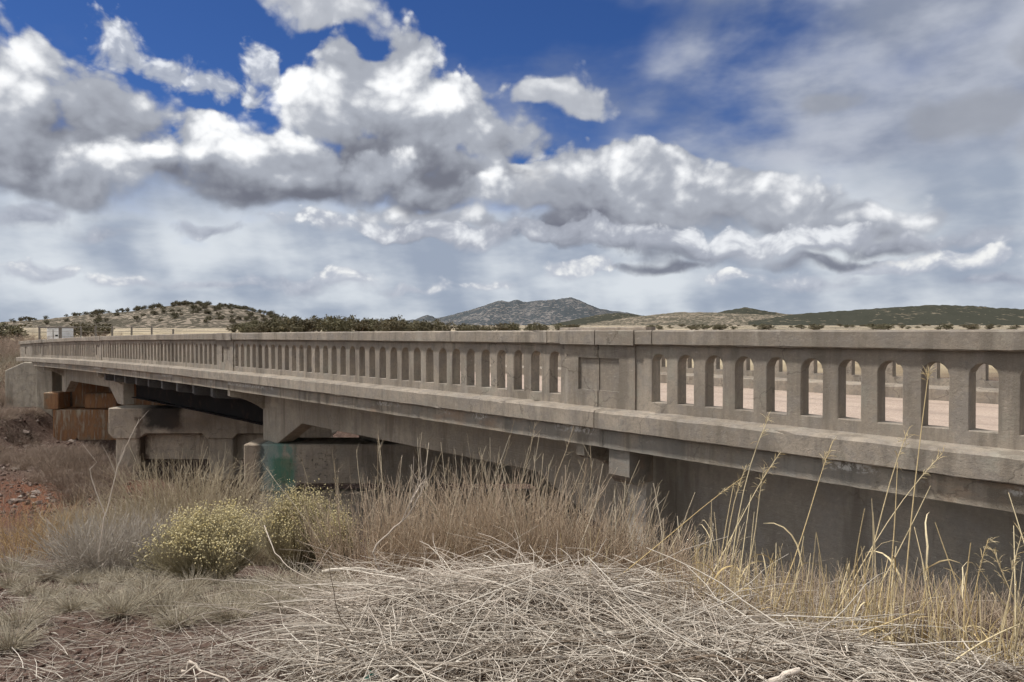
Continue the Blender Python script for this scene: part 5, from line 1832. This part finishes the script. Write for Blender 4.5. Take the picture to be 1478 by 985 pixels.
# pale rock outcrops
m, t, bs = mat_new('cream_rock')
P = t.new('ShaderNodeNewGeometry').outputs['Position']
t.put(bs.inputs['Base Color'], t.mix(t.noise(P, 0.9, 5, 0.65), (0.34, 0.28, 0.20), (0.62, 0.55, 0.44)))
bs.inputs['Roughness'].default_value = 0.95
M_CREAM = m
cream = [rock_mesh(i + 20) for i in range(3)]
for q in cream:
    q.materials.append(M_CREAM)
for i, (p_, t_, w_) in enumerate([(268, 140, 1.9), (300, 138, 2.6), (318, 142, 2.0), (358, 135, 2.1), (457, 136, 1.9), (440, 150, 1.2), (205, 120, 2.4), (232, 126, 2.4), (640, 160, 1.4), (860, 170, 3.0), (905, 180, 2.4)]):
    x, y = at(p_, t_)
    o = bpy.data.objects.new('rock_outcrop', cream[i % 3])
    COL.objects.link(o)
    o.location = (x, y, gz(x, y) + 0.1)
    o.scale = (w_, w_ * 0.8, 1.25)
    o.rotation_euler = (0, 0, i * 1.1)
    prop(o, 'cream coloured rock outcrop among the junipers beyond the road', 'rock', 'cream outcrops beyond the road')

# white cargo trailer on the far side
m, t, bs = mat_new('white_trailer_paint')
P = t.new('ShaderNodeNewGeometry').outputs['Position']
t.put(bs.inputs['Base Color'], t.mix(t.step(t.noise(P, 1.5, 5, 0.6), 0.45, 0.75), (0.72, 0.74, 0.76), (0.50, 0.50, 0.48)))
bs.inputs['Roughness'].default_value = 0.45
M_TRL = m
m, t, bs = mat_new('dark_rubber')
bs.inputs['Base Color'].default_value = (0.02, 0.02, 0.02, 1)
bs.inputs['Roughness'].default_value = 0.9
M_RUB = m
m, t, bs = mat_new('galvanised_post')
P = t.new('ShaderNodeNewGeometry').outputs['Position']
t.put(bs.inputs['Base Color'], t.mix(t.noise(P, 5, 4, 0.6), (0.12, 0.11, 0.10), (0.22, 0.20, 0.18)))
bs.inputs['Roughness'].default_value = 0.8
M_POST = m


def trailer():
    l0, t0 = (77 - 739) / 1067.0 * 74, 74.0
    x, y = W(l0, t0)
    g = gz(x, y) - EYE
    e = empty('cargo_trailer', (x, y, g + EYE))
    prop(e, 'white box trailer parked beyond the far end of the bridge', 'trailer')
    top = 0.16
    fl = top - 1.75
    ltbox('body', l0 - 0.68, l0 + 0.68, t0, t0 + 2.3, fl, top, M_TRL, e, 0.06)
    ltbox('roof_trim', l0 - 0.70, l0 + 0.70, t0 - 0.03, t0 + 2.32, top + 0.002, top + 0.05, M_TRL, e, 0.01)
    d = ltbox('rear_door', l0 - 0.58, l0 + 0.58, t0 - 0.03, t0 - 0.004, fl + 0.12, top - 0.12, M_TRL, e, 0.008)
    ltbox('latch_bar', l0 - 0.03, l0 + 0.03, t0 - 0.06, t0 - 0.032, fl + 0.15, top - 0.15, M_POST, d, 0.004)
    ltbox('vent', l0 + 0.22, l0 + 0.48, t0 - 0.055, t0 - 0.032, top - 0.85, top - 0.68, M_RUB, d, 0.004)
    for sd in (-1, 1):
        for tt in (t0 + 1.2,):
            bm = bmesh.new()
            bmesh.ops.create_cone(bm, cap_ends=True, segments=20, radius1=0.34, radius2=0.34, depth=0.2)
            bmesh.ops.bevel(bm, geom=[q for q in bm.edges if len(q.link_faces) == 2 and q.calc_face_angle() > 1], offset=0.04, segments=2, affect='EDGES')
            bmesh.ops.rotate(bm, verts=bm.verts, matrix=Matrix.Rotation(math.pi / 2, 3, 'Y'))
            bmesh.ops.rotate(bm, verts=bm.verts, matrix=Matrix.Rotation(math.atan2(RGT[1], RGT[0]), 3, 'Z'))
            wx, wy = W(l0 + sd * 0.56, tt)
            bmesh.ops.translate(bm, verts=bm.verts, vec=Vector((wx, wy, g + EYE + 0.34)))
            me = bpy.data.meshes.new('wheel')
            bm.to_mesh(me)
            bm.free()
            link('wheel', me, M_RUB, e)
    ltbox('chassis', l0 - 0.5, l0 + 0.5, t0 + 0.1, t0 + 3.0, fl - 0.14, fl - 0.003, M_POST, e, 0.01)


trailer()


def fence():
    t0 = 62.0
    ps = [57, 87, 117, 138, 162, 190, 219, 250]
    x, y = W((120 - 739) / 1067.0 * t0, t0)
    e = empty('wire_fence', (x, y, gz(x, y)))
    prop(e, 'line of dark fence posts with wire beyond the far bridge end', 'fence')
    tops = []
    for i, p_ in enumerate(ps):
        l0 = (p_ - 739) / 1067.0 * t0
        xx, yy = W(l0, t0)
        g = gz(xx, yy) - EYE
        zt = 0.28 if p_ < 240 else 0.05
        w_ = 0.09 if p_ == 87 else 0.06
        ltbox('post', l0 - w_, l0 + w_, t0 - w_, t0 + w_, g - 0.3, zt, M_POST, e, 0.01)
        tops.append((l0, zt))
    for dz in (0.06, 0.45, 0.85, 1.25):
        P = np.array([[*W(l, t0 - 0.11), z - dz + EYE] for (l, z) in tops])
        tube_obj('wire', [tube_arrays(P[None], np.full((1, len(ps)), 0.012), 4)], M_POST, e)
    l0 = (57 - 739) / 1067.0 * t0
    l1 = (112 - 739) / 1067.0 * t0
    ltbox('top_rail', l0, l1, t0 - 0.20, t0 - 0.115, 0.12, 0.24, M_POST, e, 0.01)


fence()
